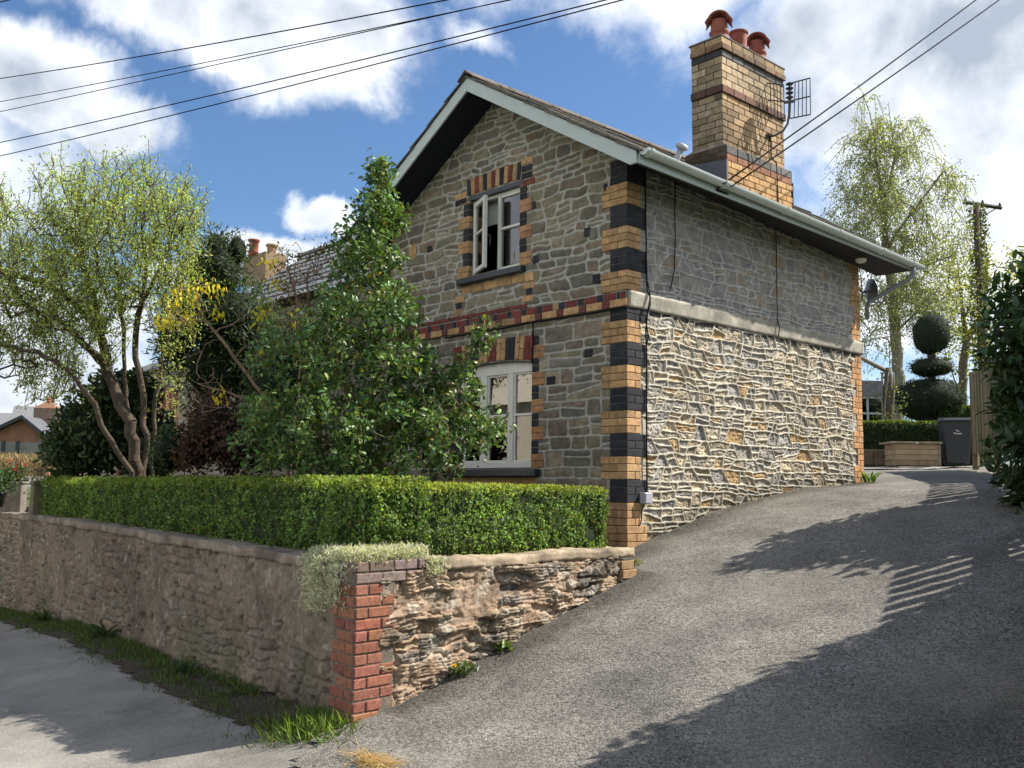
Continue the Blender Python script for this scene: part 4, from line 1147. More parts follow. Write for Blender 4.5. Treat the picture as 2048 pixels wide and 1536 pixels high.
def colony(trunks, targets, rs, step=.14, wob=.03, up=.25, lowpen=.8):
    """grow twigs from trunk lines to every target; returns node positions and parents"""
    pos = []; par = []
    def addline(pts, parent):
        pts = np.array(pts, float)
        prev = parent
        for a, b in zip(pts[:-1], pts[1:]):
            m = max(1, int(np.linalg.norm(b-a)/step))
            for k in range(1, m+1):
                pos.append(a+(b-a)*k/m+rs.normal(0, wob*.35, 3)); par.append(prev); prev = len(pos)-1
    first = True
    for tr in trunks:
        tr = np.array(tr, float)
        if not pos:
            pos.append(tr[0]); par.append(-1); addline(tr, 0)
        else:
            A = np.array(pos); j = int(np.argmin(((A-tr[0])**2).sum(1)))
            if np.linalg.norm(A[j]-tr[0]) > .02: addline([A[j], tr[0]], j); j = len(pos)-1
            addline(tr, j)
    ntr = len(pos)
    A = np.zeros((len(pos)+len(targets)*40, 3)); A[:len(pos)] = pos; n = len(pos); par = list(par)
    d0 = np.array([np.min(((A[:n]-t)**2).sum(1)) for t in targets])
    tips = []
    for t in np.array(targets)[np.argsort(d0)]:
        v = t-A[:n]; d = np.linalg.norm(v, axis=1)
        cost = d+lowpen*np.maximum(0, -v[:, 2])+lowpen*.35*np.maximum(0, d-v[:, 2]*1.2)*0
        j = int(np.argmin(cost)); L_ = d[j]
        if L_ < step*.6: continue
        m = max(2, min(38, int(L_/step)))
        base = A[j]; pdn = base-A[par[j]] if par[j] >= 0 else np.array([0, 0, .1])
        c = base+unit(pdn)*L_*.30+np.array([0, 0, up*L_*.3])
        prev = j; w = rs.normal(0, wob, (m, 3))
        for k in range(1, m+1):
            s = k/m; p = (1-s)**2*base+2*s*(1-s)*c+s*s*t+w[k-1]*(1 if k < m else .3)
            A[n] = p; par.append(prev); prev = n; n += 1
        tips.append(prev)
    A = A[:n]; par = np.array(par)
    cnt = np.zeros(n); kids = np.zeros(n); 
    for i in range(n-1, 0, -1):
        if kids[i] == 0: cnt[i] = 1
        cnt[par[i]] += cnt[i]; kids[par[i]] += 1
    return A, par, np.maximum(cnt, 1), np.array(tips), ntr
def twig_mesh(name, A, par, rad, col, m, parent, n=5, base=None):
    idx = np.where(par >= 0)[0]
    a = A[par[idx]]; b = A[idx]; d = unit(b-a)
    h = np.where(np.abs(d[:, 2:3]) < .9, np.array([[0, 0, 1.]]), np.array([[1., 0, 0]]))
    s = unit(np.cross(d, h)); t = np.cross(d, s)
    rb = rad[idx]; ra = np.minimum(rad[par[idx]], rb*1.35)
    V = []
    for p, r in ((a, ra), (b+d*rb[:, None]*.4, rb)):
        for k in range(n):
            an = 2*PI*k/n; V.append(p+r[:, None]*(math.cos(an)*s+math.sin(an)*t))
    V = np.stack(V, 1); q = len(idx); base_i = np.arange(q)[:, None]*2*n
    F = np.concatenate([base_i+np.array([k, (k+1) % n, n+(k+1) % n, n+k]) for k in range(n)])
    C = np.repeat(np.array(col)[None]*np.random.RandomState(1).uniform(.8, 1.2, (q, 1)), 2*n, 0)
    return npmesh(name, V.reshape(-1, 3), F, C, m, parent, True)
def radii(cnt, rtip, rbase):
    e = math.log(rbase/rtip)/math.log(max(2, cnt.max())); return rtip*cnt**e
def twig_leaf_points(A, par, cnt, rs, per, maxcnt=3, jit=.04):
    idx = np.where((par >= 0) & (cnt <= maxcnt))[0]
    i = np.repeat(idx, per); s = rs.rand(len(i), 1)
    P = A[par[i]]*(1-s)+A[i]*s+rs.normal(0, jit, (len(i), 3)); return P, unit(A[i]-A[par[i]]+1e-6)
def blob_leaves(rs, ells, n, shell=.16):
    """points near the surfaces of ellipsoids with their outward directions"""
    w = np.array([e[2] for e in ells], float)**.75; w /= w.sum(); i = rs.choice(len(ells), n, p=w)
    d = rdir(rs, n); c = np.array([e[0] for e in ells])[i]; r = np.array([e[1] for e in ells])[i]
    ax = np.array([_r, np.array([-_r[1], _r[0], 0]), [0, 0, 1]])
    lump = 1-shell*rs.rand(n, 1)+.16*(fbm(d[:, 0]*2.5+c[:, 0], d[:, 2]*2.5+d[:, 1]*2+c[:, 2], 3, 401)[:, None]-.5)*2
    P = c+(d*r*lump)@ax; O = unit((d/r)@ax)
    return P, O

# ------------------------------------------------------------------ clipped box hedge along both walls
rs = np.random.RandomState(21)
hedge = thing('box_hedge', 'clipped box hedge running round the corner above the garden wall', 'hedge', (.4, -3.3, -.55))
HO = .19; HT = .56
hA = WA+nS[:2]*-HO+US[:2]*.30           # outer face line of the drive arm
hB = WB+nS[:2]*-HO-US[:2]*.05
hC = WL+UF[:2]*1.75-nF[:2]*HO
hD = WA-nF[:2]*HO-UF[:2]*.28
def arm(P, Q, n, z0, z1, dens, fr):
    L_ = np.linalg.norm(np.array(Q)-P); u = (np.array(Q)-P)/L_; n2 = n[:2]
    out = []
    def put(k, a, off, z, o):
        out.append((np.array(P)[None]+u[None]*a[:, None]+n2[None]*off[:, None], z, np.repeat(np.array(o)[None], k, 0)))
    H_ = z1-z0; rc = .07
    k = int(L_*H_*dens); a = rs.rand(k)*L_; z = z0+rs.rand(k)*H_; rnd = np.maximum(0, z-(z1-rc)); put(k, a, -(rc-np.sqrt(np.maximum(0, rc*rc-rnd**2))), z, (n2[0], n2[1], .15))
    k = int(L_*HT*dens*.8); a = rs.rand(k)*L_; o_ = -rs.rand(k)*HT; put(k, a, o_, np.full(k, z1), (0, 0, 1))
    k = int(L_*H_*dens*.25); a = rs.rand(k)*L_; put(k, a, np.full(k, -HT), z0+rs.rand(k)*H_, (-n2[0], -n2[1], .1))
    for e, s_ in ((0, -1), (L_, 1)):
        k = int(HT*H_*dens); put(k, np.full(k, e), -rs.rand(k)*HT, z0+rs.rand(k)*H_, (u[0]*s_, u[1]*s_, .15))
    XY = np.concatenate([q[0] for q in out]); Z = np.concatenate([q[1] for q in out]); O = np.concatenate([q[2] for q in out])
    P3 = np.concatenate([XY, Z[:, None]], 1)
    s_ = P3@np.array([u[0], u[1], 0])
    lump = (fbm(s_*3.2, P3[:, 2]*3.2, 3, 411)-.5)*.10+(fbm(s_*13, P3[:, 2]*13, 2, 415)-.5)*.11
    P3 = P3+O*(lump-.02-.05*rs.rand(len(P3))**2)[:, None]
    return P3, unit(O)
P1, O1 = arm(hA, hB, nS, -.50, .045, 5200, 0)
P2, O2 = arm(hC, hD, nF, -.49, .078, 3000, 0)
for nm, P, O, ln in (('foliage', P1, O1, .027), ('foliage', P2, O2, .034)):
    n = len(P); D = unit(O*.7+rdir(rs, n)+np.array([0, 0, .25])); Nn = unit(O+.8*rdir(rs, n))
    z = P[:, 2]
    fresh_lit = sstep(-.10, .06, z+.10*(fbm(P[:, 0]*4+P[:, 1]*4, z*6, 3, 421)-.5))[:, None]*(.55+.45*rs.rand(n, 1))  # young yellow growth, with the sunlit look of the top edge painted in
    patch = fbm(P[:, 0]*2.3+P[:, 1]*2.3, z*3.3, 3, 423)[:, None]
    fa_ = 1.0 if ln < .03 else .86  # road arm leaves darker and duller: its shaded side put into the colour
    fresh_lit = fresh_lit*(1 if ln < .03 else .38)
    col = ccv(rs, n, (.16, .255, .065), .42)*fa_*(0.5+1.0*patch)*(1-fresh_lit)+ccv(rs, n, (.36, .40, .055), .2, .08)*fresh_lit
    dead = rs.rand(n) < .012; col[dead] = ccv(rs, dead.sum(), (.22, .15, .07), .3)
    leaves(nm, P-D*ln*.5, D, Nn, rs.uniform(.75, 1.25, n)*ln, rs.uniform(.5, .7, n)*ln, col, M['leaf'], hedge)
def hex_from(P, Q, n, o0, o1, z0, z1): return hexcorners(P, Q, n, o0, o1, z0, z1)
for P, Q, n_ in ((hA+US[:2]*.05, hB-US[:2]*.06, nS), (hC+UF[:2]*.06, hD-UF[:2]*.05, nF)):
    rough_box('branches', hex_from(P, Q, n_, -.065, -HT+.05, -.50, -.005), .10, .02, (.028, .045, .014), M['bark'], hedge, 7, .3, 3)

# ------------------------------------------------------------------ holly in front of the gable
rs = np.random.RandomState(33)
hd_ = 8.75
def L_(pts, d, base=None): return ([base] if base is not None else [])+[at(x, y, d+dd) for x, y, dd in pts]
hb = at(735, 985, hd_); hb[2] = -.56
ells = [E_(762, 352, hd_, 30, 42, .20, 2600), E_(757, 430, hd_, 58, 48, .34, 4200), E_(735, 515, hd_, 84, 54, .48, 4600), E_(700, 625, hd_, 105, 62, .6), E_(795, 620, hd_, 62, 55, .5),
        E_(630, 715, hd_, 130, 80, .75), E_(800, 730, hd_, 85, 75, .65), E_(690, 850, hd_, 185, 95, .95), E_(550, 870, hd_+.1, 85, 85, .6), E_(860, 850, hd_-.1, 105, 70, .7),
        E_(950, 865, hd_-.2, 78, 58, .45), E_(962, 685, hd_-.1, 30, 45, .2), E_(900, 760, hd_, 60, 60, .4), E_(760, 935, hd_-.35, 200, 34, .5), E_(600, 935, hd_-.3, 110, 30, .4)]
T_ = ell_points(rs, ells, 1400)
tr = [L_([(738, 900, 0), (745, 800, .02), (754, 650, 0), (760, 540, 0), (765, 430, 0), (762, 318, 0)], hd_, hb),
      L_([(720, 880, 0), (690, 780, -.1), (672, 690, -.1), (665, 600, 0)], hd_, hb), L_([(770, 880, -.1), (800, 780, -.1), (806, 680, 0), (800, 580, 0)], hd_, hb),
      L_([(760, 910, -.1), (860, 840, -.2), (960, 790, -.2)], hd_, hb), L_([(860, 800, -.1), (930, 720, -.1), (968, 660, -.1)], hd_), L_([(700, 900, 0), (600, 850, 0), (520, 800, .1)], hd_, hb)]
A, par, cnt, tips, ntr = colony(tr, T_, rs, .11, .018, .35)
holly = thing('holly_tree', 'glossy dark green holly bush growing to a point before the gable windows', 'tree', hb)
twig_mesh('trunk', A, par, radii(cnt, .0035, .045), (.17, .155, .07), M['bark'], holly)
P, D = twig_leaf_points(A, par, cnt, rs, 9, 2, .04)
n = len(P); D = unit(D*.6+rdir(rs, n)*.9+np.array([0, 0, .25])); Nn = unit(rdir(rs, n)*.8+np.array([.15, -.2, .9]))
col = ccv(rs, n, (.098, .172, .054), .40); yg = rs.rand(n) < .10; col[yg] = ccv(rs, yg.sum(), (.20, .24, .05), .2)
yl = rs.rand(n) < .0018; col[yl] = (.65, .45, .02)
leaves('leaves', P, D, Nn, rs.uniform(.045, .075, n), rs.uniform(.024, .038, n), col, M['leafshiny'], holly, oval=True, fold=.22, curl=.3)

# ------------------------------------------------------------------ corkscrew willow over the front garden
rs = np.random.RandomState(44)
wd = 12.7
wb = at(282, 1000, wd); wb[2] = -.58
ells = [E_(60, 490, wd, 80, 80, 1.0), E_(180, 450, wd, 110, 85, 1.3), E_(300, 445, wd, 105, 80, 1.3), E_(370, 470, wd, 48, 70, .9), E_(110, 600, wd, 140, 100, 1.2),
        E_(30, 690, wd, 80, 95, 1.0), E_(235, 560, wd, 140, 90, 1.2), E_(165, 375, wd, 25, 30, .4), E_(275, 375, wd, 100, 30, .8), E_(340, 620, wd, 55, 110, .7), E_(-70, 560, wd, 90, 200, 1.0),
        E_(90, 770, wd, 90, 40, .7), E_(340, 760, wd, 30, 80, .3)]
ells += [E_(120, 700, wd-.3, 120, 70, .7), E_(200, 660, wd-.3, 70, 80, .6), E_(330, 540, wd-.2, 60, 90, .6), E_(-20, 420, wd, 60, 60, .8)]
T_ = ell_points(rs, ells, 1150)
tr = [L_([(276, 946, -.05), (261, 847, -.1), (235, 794, 0), (213, 730, .1), (205, 682, .2), (181, 644, .2), (144, 601, .2), (85, 564, .3), (10, 545, .3)], wd, wb),
      L_([(288, 943, 0), (291, 874, 0), (283, 767, 0), (272, 714, 0), (271, 650, .1), (283, 600, .1), (289, 520, .1), (285, 450, .1), (296, 400, .2)], wd, wb),
      L_([(264, 946, -.2), (245, 922, -.25), (213, 868, -.3), (187, 810, -.4), (150, 750, -.5), (70, 700, -.6), (0, 690, -.6)], wd, wb),
      L_([(304, 943, .1), (310, 794, .2), (320, 740, .2), (328, 690, .2), (345, 620, .2), (362, 520, .2)], wd, wb),
      L_([(270, 900, .1), (252, 780, .2), (248, 687, .3), (243, 600, .3), (228, 520, .3), (215, 430, .3), (205, 380, .3)], wd, wb),
      L_([(213, 730, .1), (180, 700, -.2), (120, 640, -.3), (60, 620, -.4), (20, 560, -.4)], wd),
      L_([(205, 682, .2), (190, 600, .1), (165, 520, .1), (150, 420, 0)], wd), L_([(283, 600, .1), (320, 540, 0), (350, 450, 0), (370, 400, 0)], wd),
      L_([(310, 800, .2), (340, 760, .1), (375, 745, .1)], wd)]
A, par, cnt, tips, ntr = colony(tr, T_, rs, .13, .038, .7)
w_s = []; A = list(A); par = list(par); cnt = list(cnt)
for t in tips:                     # upright wavy shoots at the ends of the boughs
    for _ in range(1 if rs.rand() < .6 else 2):
        L0 = rs.uniform(.20, .50); dr = unit(np.array([rs.normal(0, .45), rs.normal(0, .45), 1.])); prev = t
        for k in range(1, 6):
            A.append(A[t]+dr*L0*k/5+rs.normal(0, .016, 3)); par.append(prev); cnt.append(1); prev = len(A)-1
A = np.array(A); par = np.array(par); cnt = np.array(cnt)
willow = thing('willow_tree', 'many stemmed contorted willow with pale yellow green spring leaves above the hedge', 'tree', wb)
twig_mesh('trunk', A, par, radii(cnt, .0042, .105), (.09, .07, .052), M['bark'], willow)
P, D = twig_leaf_points(A, par, cnt, rs, 5, 3, .05)
n = len(P); D = unit(D*.5+rdir(rs, n)+np.array([0, 0, .1])); Nn = rdir(rs, n)
leaves('leaves', P, D, Nn, rs.uniform(.035, .062, n), rs.uniform(.014, .022, n), ccv(rs, n, (.37, .45, .13), .28), M['leaf'], willow)

# ------------------------------------------------------------------ dark evergreens and shrubs behind
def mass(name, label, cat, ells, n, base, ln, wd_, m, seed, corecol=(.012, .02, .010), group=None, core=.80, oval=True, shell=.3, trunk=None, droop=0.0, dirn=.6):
    rs = np.random.RandomState(seed)
    P, O = blob_leaves(rs, ells, n, shell)
    lo = np.array(ells[0][0]).copy(); lo[2] = min(e[0][2]-e[1][2] for e in ells)
    t = thing(name, label, cat, lo, group)
    k = len(P); D = unit(O*dirn+rdir(rs, k)+np.array([0, 0, .15-droop])); Nn = unit(O*.8+rdir(rs, k)*.8+np.array([0, 0, .3]))
    leaves('foliage', P, D, Nn, rs.uniform(.7, 1.25, k)*ln, rs.uniform(.8, 1.2, k)*wd_, ccv(rs, k, base, .33), m, t, oval=oval)
    # inner branches: lumpy opaque heart so the crown is not hollow
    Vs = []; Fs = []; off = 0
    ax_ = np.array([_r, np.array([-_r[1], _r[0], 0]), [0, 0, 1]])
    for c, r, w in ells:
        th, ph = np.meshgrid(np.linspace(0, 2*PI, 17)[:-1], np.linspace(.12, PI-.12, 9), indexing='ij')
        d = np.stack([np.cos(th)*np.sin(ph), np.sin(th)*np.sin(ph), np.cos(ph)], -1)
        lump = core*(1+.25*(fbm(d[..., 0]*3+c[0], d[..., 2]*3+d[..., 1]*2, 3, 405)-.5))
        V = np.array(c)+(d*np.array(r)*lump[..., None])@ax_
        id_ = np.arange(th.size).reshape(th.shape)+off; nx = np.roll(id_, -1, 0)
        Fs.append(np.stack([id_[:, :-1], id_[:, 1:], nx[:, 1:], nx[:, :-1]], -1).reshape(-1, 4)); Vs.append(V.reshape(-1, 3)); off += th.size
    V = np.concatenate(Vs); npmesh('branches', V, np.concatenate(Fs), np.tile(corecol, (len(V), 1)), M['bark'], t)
    if trunk:
        b = MB()
        for pts, r in trunk: b.tube(pts, r, 8, (.10, .08, .06))
        b.build('trunk', M['bark'], t, 0, True)
    return t
d = 14.2
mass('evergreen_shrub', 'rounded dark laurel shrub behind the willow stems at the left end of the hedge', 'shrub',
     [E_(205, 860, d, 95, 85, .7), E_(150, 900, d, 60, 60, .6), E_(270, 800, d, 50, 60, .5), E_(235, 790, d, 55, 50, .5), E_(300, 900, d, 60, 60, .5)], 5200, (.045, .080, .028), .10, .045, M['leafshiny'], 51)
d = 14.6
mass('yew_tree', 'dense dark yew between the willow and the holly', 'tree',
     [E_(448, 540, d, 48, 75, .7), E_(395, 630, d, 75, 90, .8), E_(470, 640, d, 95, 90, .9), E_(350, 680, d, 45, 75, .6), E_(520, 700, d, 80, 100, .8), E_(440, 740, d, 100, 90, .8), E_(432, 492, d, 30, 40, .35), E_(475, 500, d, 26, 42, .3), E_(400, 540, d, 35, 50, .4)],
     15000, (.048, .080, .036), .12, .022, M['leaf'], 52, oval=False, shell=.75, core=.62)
d = 11.6
mass('red_leaved_shrub', 'dusky red leaved shrub in the shade left of the holly', 'shrub',
     [E_(425, 850, d, 60, 80, .5), E_(470, 890, d, 60, 60, .5), E_(390, 900, d, 40, 50, .4)], 3000, (.09, .048, .034), .06, .032, M['leaf'], 53, core=.6, shell=.6, corecol=(.02, .015, .012))
mass('garden_bush', 'dark green bush low between willow stems and holly', 'shrub',
     [E_(340, 900, 12.2, 45, 55, .4), E_(550, 780, 12.3, 70, 90, .5), E_(500, 880, 12.2, 80, 80, .5), E_(600, 720, 12.6, 70, 70, .4)], 5200, (.050, .085, .034), .06, .03, M['leaf'], 54, core=.7, shell=.5)
# horse chestnut like shrub with pale bare stems and drooping yellow young leaves
rs = np.random.RandomState(61); cd_ = 10.2
cb_ = at(585, 930, cd_); cb_[2] = -.57
T_ = np.array([at(x+rs.normal(0, 9), y+rs.normal(0, 9), cd_+rs.normal(0, .25)) for x, y in
     [(365, 580), (410, 572), (385, 595), (430, 625), (340, 632), (325, 642), (380, 640), (350, 615), (360, 690), (390, 720), (420, 690), (400, 760), (450, 770), (430, 740), (470, 720), (500, 700), (460, 660), (520, 640), (540, 560), (600, 570), (560, 520), (590, 600), (620, 540), (480, 600), (500, 640), (440, 800), (410, 810), (530, 720), (640, 560), (655, 500)]
     for _ in range(4)])
A, par, cnt, tips, _n = colony([L_([(575, 880, 0), (548, 820, 0), (510, 770, 0), (470, 715, 0), (430, 665, 0), (400, 620, 0)], cd_, cb_), L_([(590, 850, 0), (600, 750, 0), (598, 650, 0), (590, 570, 0)], cd_, cb_), L_([(548, 820, 0), (500, 800, .1), (440, 780, .1), (380, 760, .1)], cd_)], T_, rs, .10, .016, .3)
bk = thing('buckeye_shrub', 'leggy shrub with pale bare stems and drooping bright yellow young leaves', 'shrub', cb_)
twig_mesh('stems', A, par, radii(cnt, .0035, .026), (.22, .15, .10), M['bark'], bk)
tp = [at(x, y, cd_-.05) for x, y in [(365, 575), (410, 572), (392, 590), (360, 600), (432, 622), (340, 640), (325, 645), (380, 625), (375, 645), (540, 520), (548, 560), (525, 620), (438, 790), (430, 575), (348, 590), (510, 640), (590, 640), (700, 700), (785, 690), (680, 570)]]
PP = []; DD = []
for p in tp:
    for k in range(rs.randint(10, 22)):
        PP.append(p+rs.normal(0, .05, 3)); DD.append(np.array([rs.normal(0, .45), rs.normal(0, .45), -1]))
PP = np.array(PP); DD = np.array(DD); n = len(PP)
leaves('leaves', PP, DD, rdir(rs, n), rs.uniform(.04, .066, n), rs.uniform(.02, .030, n), ccv(rs, n, (.62, .52, .04), .18, .08), M['leaf'], bk, oval=True)

# ------------------------------------------------------------------ back of the drive
d = 22.6
bh = thing('clipped_hedge', 'low clipped dark hedge behind the timber box and wheelie bin', 'hedge', at(1830, 930, d))
rs = np.random.RandomState(71)
def px_box_hedge(t, x0, x1, ytop, ybot, d, thick, dens, ln, base, topc, m):
    k = d/FPX; a = at(x0, ytop, d); b = at(x1, ytop, d); u = _r; dv = np.array([-_r[1], _r[0], 0]); W_ = (x1-x0)*k; H_ = (ybot-ytop)*k
    n1 = int(W_*H_*dens); P = a+u*(rs.rand(n1, 1)*W_)+np.array([0, 0, -1])*(rs.rand(n1, 1)*H_); O = np.tile(-dv, (n1, 1))
    n2 = int(W_*thick*dens); Pt = a+u*(rs.rand(n2, 1)*W_)+dv*(rs.rand(n2, 1)*thick); Ot = np.tile([0, 0, 1.], (n2, 1))
    P = np.concatenate([P, Pt]); O = np.concatenate([O, Ot]); n = len(P)
    P = P+O*(rs.rand(n, 1)*.06-.05+.06*(fbm(P@u*3, P[:, 2]*3, 2, 431)[:, None]-.5))
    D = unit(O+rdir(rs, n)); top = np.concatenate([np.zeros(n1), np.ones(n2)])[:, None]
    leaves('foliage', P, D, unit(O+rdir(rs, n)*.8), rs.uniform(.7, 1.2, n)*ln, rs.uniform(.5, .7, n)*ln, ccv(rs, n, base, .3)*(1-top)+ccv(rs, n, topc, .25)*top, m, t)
    c = [a+np.array([0, 0, -H_-.3])+dv*.05, a+u*W_+np.array([0, 0, -H_-.3])+dv*.05, a+u*W_+np.array([0, 0, -H_-.3])+dv*thick, a+np.array([0, 0, -H_-.3])+dv*thick]
    c += [q+np.array([0, 0, H_+.25]) for q in c]
    rough_box('branches', c, .25, .02, (.02, .035, .012), M['bark'], t, 4, .3, 2)
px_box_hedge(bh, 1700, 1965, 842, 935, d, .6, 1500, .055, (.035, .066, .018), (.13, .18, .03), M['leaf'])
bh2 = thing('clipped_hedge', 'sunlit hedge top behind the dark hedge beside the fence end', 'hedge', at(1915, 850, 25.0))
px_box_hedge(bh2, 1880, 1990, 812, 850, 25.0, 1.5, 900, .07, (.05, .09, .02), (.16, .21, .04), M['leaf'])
d = 25.5
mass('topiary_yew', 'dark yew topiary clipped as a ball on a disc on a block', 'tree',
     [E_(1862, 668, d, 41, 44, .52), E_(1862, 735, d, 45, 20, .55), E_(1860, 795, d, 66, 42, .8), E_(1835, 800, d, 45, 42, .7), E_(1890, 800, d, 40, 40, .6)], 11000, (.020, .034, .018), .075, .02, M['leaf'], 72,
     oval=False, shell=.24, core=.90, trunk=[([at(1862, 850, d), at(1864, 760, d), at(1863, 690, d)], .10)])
# birch
rs = np.random.RandomState(81); bd = 30.0
bb_ = at(1797, 880, bd); bb_[2] = 1.0
ells = [E_(1740, 260, bd, 62, 80, 1.0), E_(1790, 300, bd, 70, 80, 1.1), E_(1720, 400, bd, 65, 90, 1.4), E_(1790, 420, bd, 80, 90, 1.4), E_(1880, 360, bd, 60, 50, 1.0), E_(1725, 185, bd, 22, 34, .4), E_(1790, 215, bd, 28, 30, .4),
        E_(1690, 500, bd, 45, 80, 1.0), E_(1850, 470, bd, 90, 60, 1.2), E_(1780, 560, bd, 120, 70, 1.5), E_(1740, 650, bd, 60, 70, 1.0), E_(1860, 590, bd, 80, 60, 1.2), E_(1840, 250, bd, 25, 30, .5)]
T_ = ell_points(rs, ells, 560)
tr = [L_([(1797, 757, 0), (1789, 665, 0), (1785, 590, 0), (1773, 500, 0), (1769, 460, 0), (1765, 407, 0), (1753, 317, 0), (1748, 275, 0), (1738, 223, 0), (1716, 165, 0)], bd, bb_),
      L_([(1769, 460, 0), (1772, 400, .1), (1782, 345, .1), (1790, 319, .2), (1784, 260, .2), (1777, 205, .2)], bd), L_([(1773, 500, 0), (1810, 440, -.3), (1850, 395, -.5), (1885, 345, -.6), (1925, 318, -.7)], bd),
      L_([(1785, 590, 0), (1830, 540, -.4), (1880, 520, -.6), (1940, 500, -.8)], bd), L_([(1790, 319, .2), (1830, 285, .3), (1845, 245, .3)], bd), L_([(1789, 665, 0), (1840, 620, -.4), (1900, 590, -.6)], bd)]
A, par, cnt, tips, _n = colony(tr, T_, rs, .30, .05, .5)
# hanging twigs
st_ = []; 
for t in tips:
    for _ in range(3):
        p = A[t]; L0 = rs.uniform(.35, 1.0); drift = rs.normal(0, .10, 3)
        m = 4; prev = t
        for k in range(1, m+1):
            st_.append((p+np.array([drift[0]*k, drift[1]*k, -L0*k/m*(.5+.5*k/m)]), prev)); prev = len(A)+len(st_)-1
A2 = np.concatenate([A, np.array([s[0] for s in st_])]); par2 = np.concatenate([par, np.array([s[1] for s in st_])]); cnt2 = np.concatenate([cnt, np.ones(len(st_))])
birch = thing('birch_tree', 'tall silver birch with thin pale spring leaves behind the house', 'tree', bb_)
twig_mesh('trunk', A2, par2, radii(cnt2, .007, .17), (.24, .21, .17), M['bark'], birch, 5)
P, D = twig_leaf_points(A2, par2, cnt2, rs, 4, 2, .09)
n = len(P); D = unit(D*.4+rdir(rs, n)+np.array([0, 0, -.4]))
leaves('leaves', P, D, rdir(rs, n), rs.uniform(.055, .085, n), rs.uniform(.04, .06, n), ccv(rs, n, (.34, .39, .14), .28), M['leaf'], birch)
# bright young tree to the right of it
rs = np.random.RandomState(83); bd = 34.0
bb_ = at(1925, 900, bd); bb_[2] = 1.2
ells = [E_(1900, 560, bd, 70, 80, 1.5), E_(1960, 600, bd, 60, 110, 1.5), E_(1920, 680, bd, 70, 70, 1.5), E_(1990, 540, bd, 40, 60, 1.0), E_(1960, 470, bd, 25, 40, .5), E_(2030, 560, bd, 60, 80, 1.0)]
T_ = ell_points(rs, ells, 260)
A, par, cnt, tips, _n = colony([L_([(1925, 780, 0), (1930, 690, 0), (1926, 620, 0), (1915, 540, 0)], bd, bb_), L_([(1930, 690, 0), (1965, 620, 0), (1975, 530, 0)], bd), L_([(1925, 800, 0), (1895, 720, 0), (1880, 650, 0)], bd)], T_, rs, .30, .05, .4)
yt = thing('field_maple_tree', 'yellow green leafy tree between the birch and the utility pole', 'tree', bb_)
twig_mesh('trunk', A, par, radii(cnt, .009, .16), (.16, .13, .10), M['bark'], yt, 5)
P, D = twig_leaf_points(A, par, cnt, rs, 9, 3, .16)
n = len(P); leaves('leaves', P, unit(rdir(rs, n)+np.array([0, 0, -.2])), rdir(rs, n), rs.uniform(.08, .13, n), rs.uniform(.06, .09, n), ccv(rs, n, (.36, .38, .08), .26), M['leaf'], yt)

# ------------------------------------------------------------------ cherry laurel at the right edge, and the hedge beside it
rs = np.random.RandomState(91)
lc = np.array([3.36, 1.75])
def laurel(name, label, centers, n, seed, ln=.145):
    rs = np.random.RandomState(seed)
    P = []; D = []; Nn = []
    tot = sum(r[0]*r[2] for c, r in centers)
    base = np.array(centers[0][0]); base = np.array([base[0], base[1], float(terr(base[0], base[1]))])
    t = thing(name, label, 'shrub', base)
    stem = MB()
    for c, r in centers:
        c = np.array(c, float); r = np.array(r, float)
        k = int(n*r[0]*r[2]/tot/7)
        d = rdir(rs, k)
        tips_ = c+d*r*(0.72+.36*rs.rand(k, 1))
        out = unit(d/r)*.7+np.array([0, 0, .65])+rs.normal(0, .25, (k, 3)); out = unit(out)
        for i in range(k):
            L0 = rs.uniform(.18, .36)
            for j in range(7):
                s = j/6; p = tips_[i]-out[i]*L0*(1-s)
                a = j*2.4+i; sd = unit(np.cross(out[i], np.array([math.cos(a), math.sin(a), .3])))
                P.append(p); D.append(unit(sd*.9+out[i]*(.25+.7*s*s)+np.array([0, 0, -.12*(1-s)]))); Nn.append(unit(out[i]+np.array([0, 0, .4])))
            if i % 2 == 0: stem.tube([c+(tips_[i]-c)*.3, (tips_[i]+c+(tips_[i]-c)*.4)/2, tips_[i]-out[i]*.15, tips_[i]], [.012, .009, .006, .003], 5, (.07, .10, .035))
    P = np.array(P); D = np.array(D); Nn = np.array(Nn); k = len(P)
    col = ccv(rs, k, (.045, .085, .032), .28); brown = rs.rand(k) < .006; col[brown] = (.16, .08, .04)
    leaves('leaves', P, D, Nn, rs.uniform(.75, 1.2, k)*ln, rs.uniform(.36, .46, k)*ln, col, M['leafshiny'], t, oval=True, fold=.16, curl=.25)
    for c, r in centers[:1]:
        stem.tube([base, base+np.array([.02, .03, .5]), np.array(c)], [.05, .04, .02], 8, (.08, .07, .05))
    stem.build('stems', M['bark'], t, 0, True)
    return t
laurel('cherry_laurel', 'tall big leaved glossy laurel at the right edge of the drive', [((2.93, 2.60, 1.42), (.50, .78, .93)), ((3.00, 2.40, .50), (.47, .74, .65)), ((3.16, 2.80, 2.12), (.46, .52, .46)), ((3.10, 2.4, -.02), (.42, .5, .32)), ((3.35, 2.1, .05), (.46, .6, .38)), ((3.6, 2.5, 1.0), (.5, .8, 1.0))], 8600, 92)
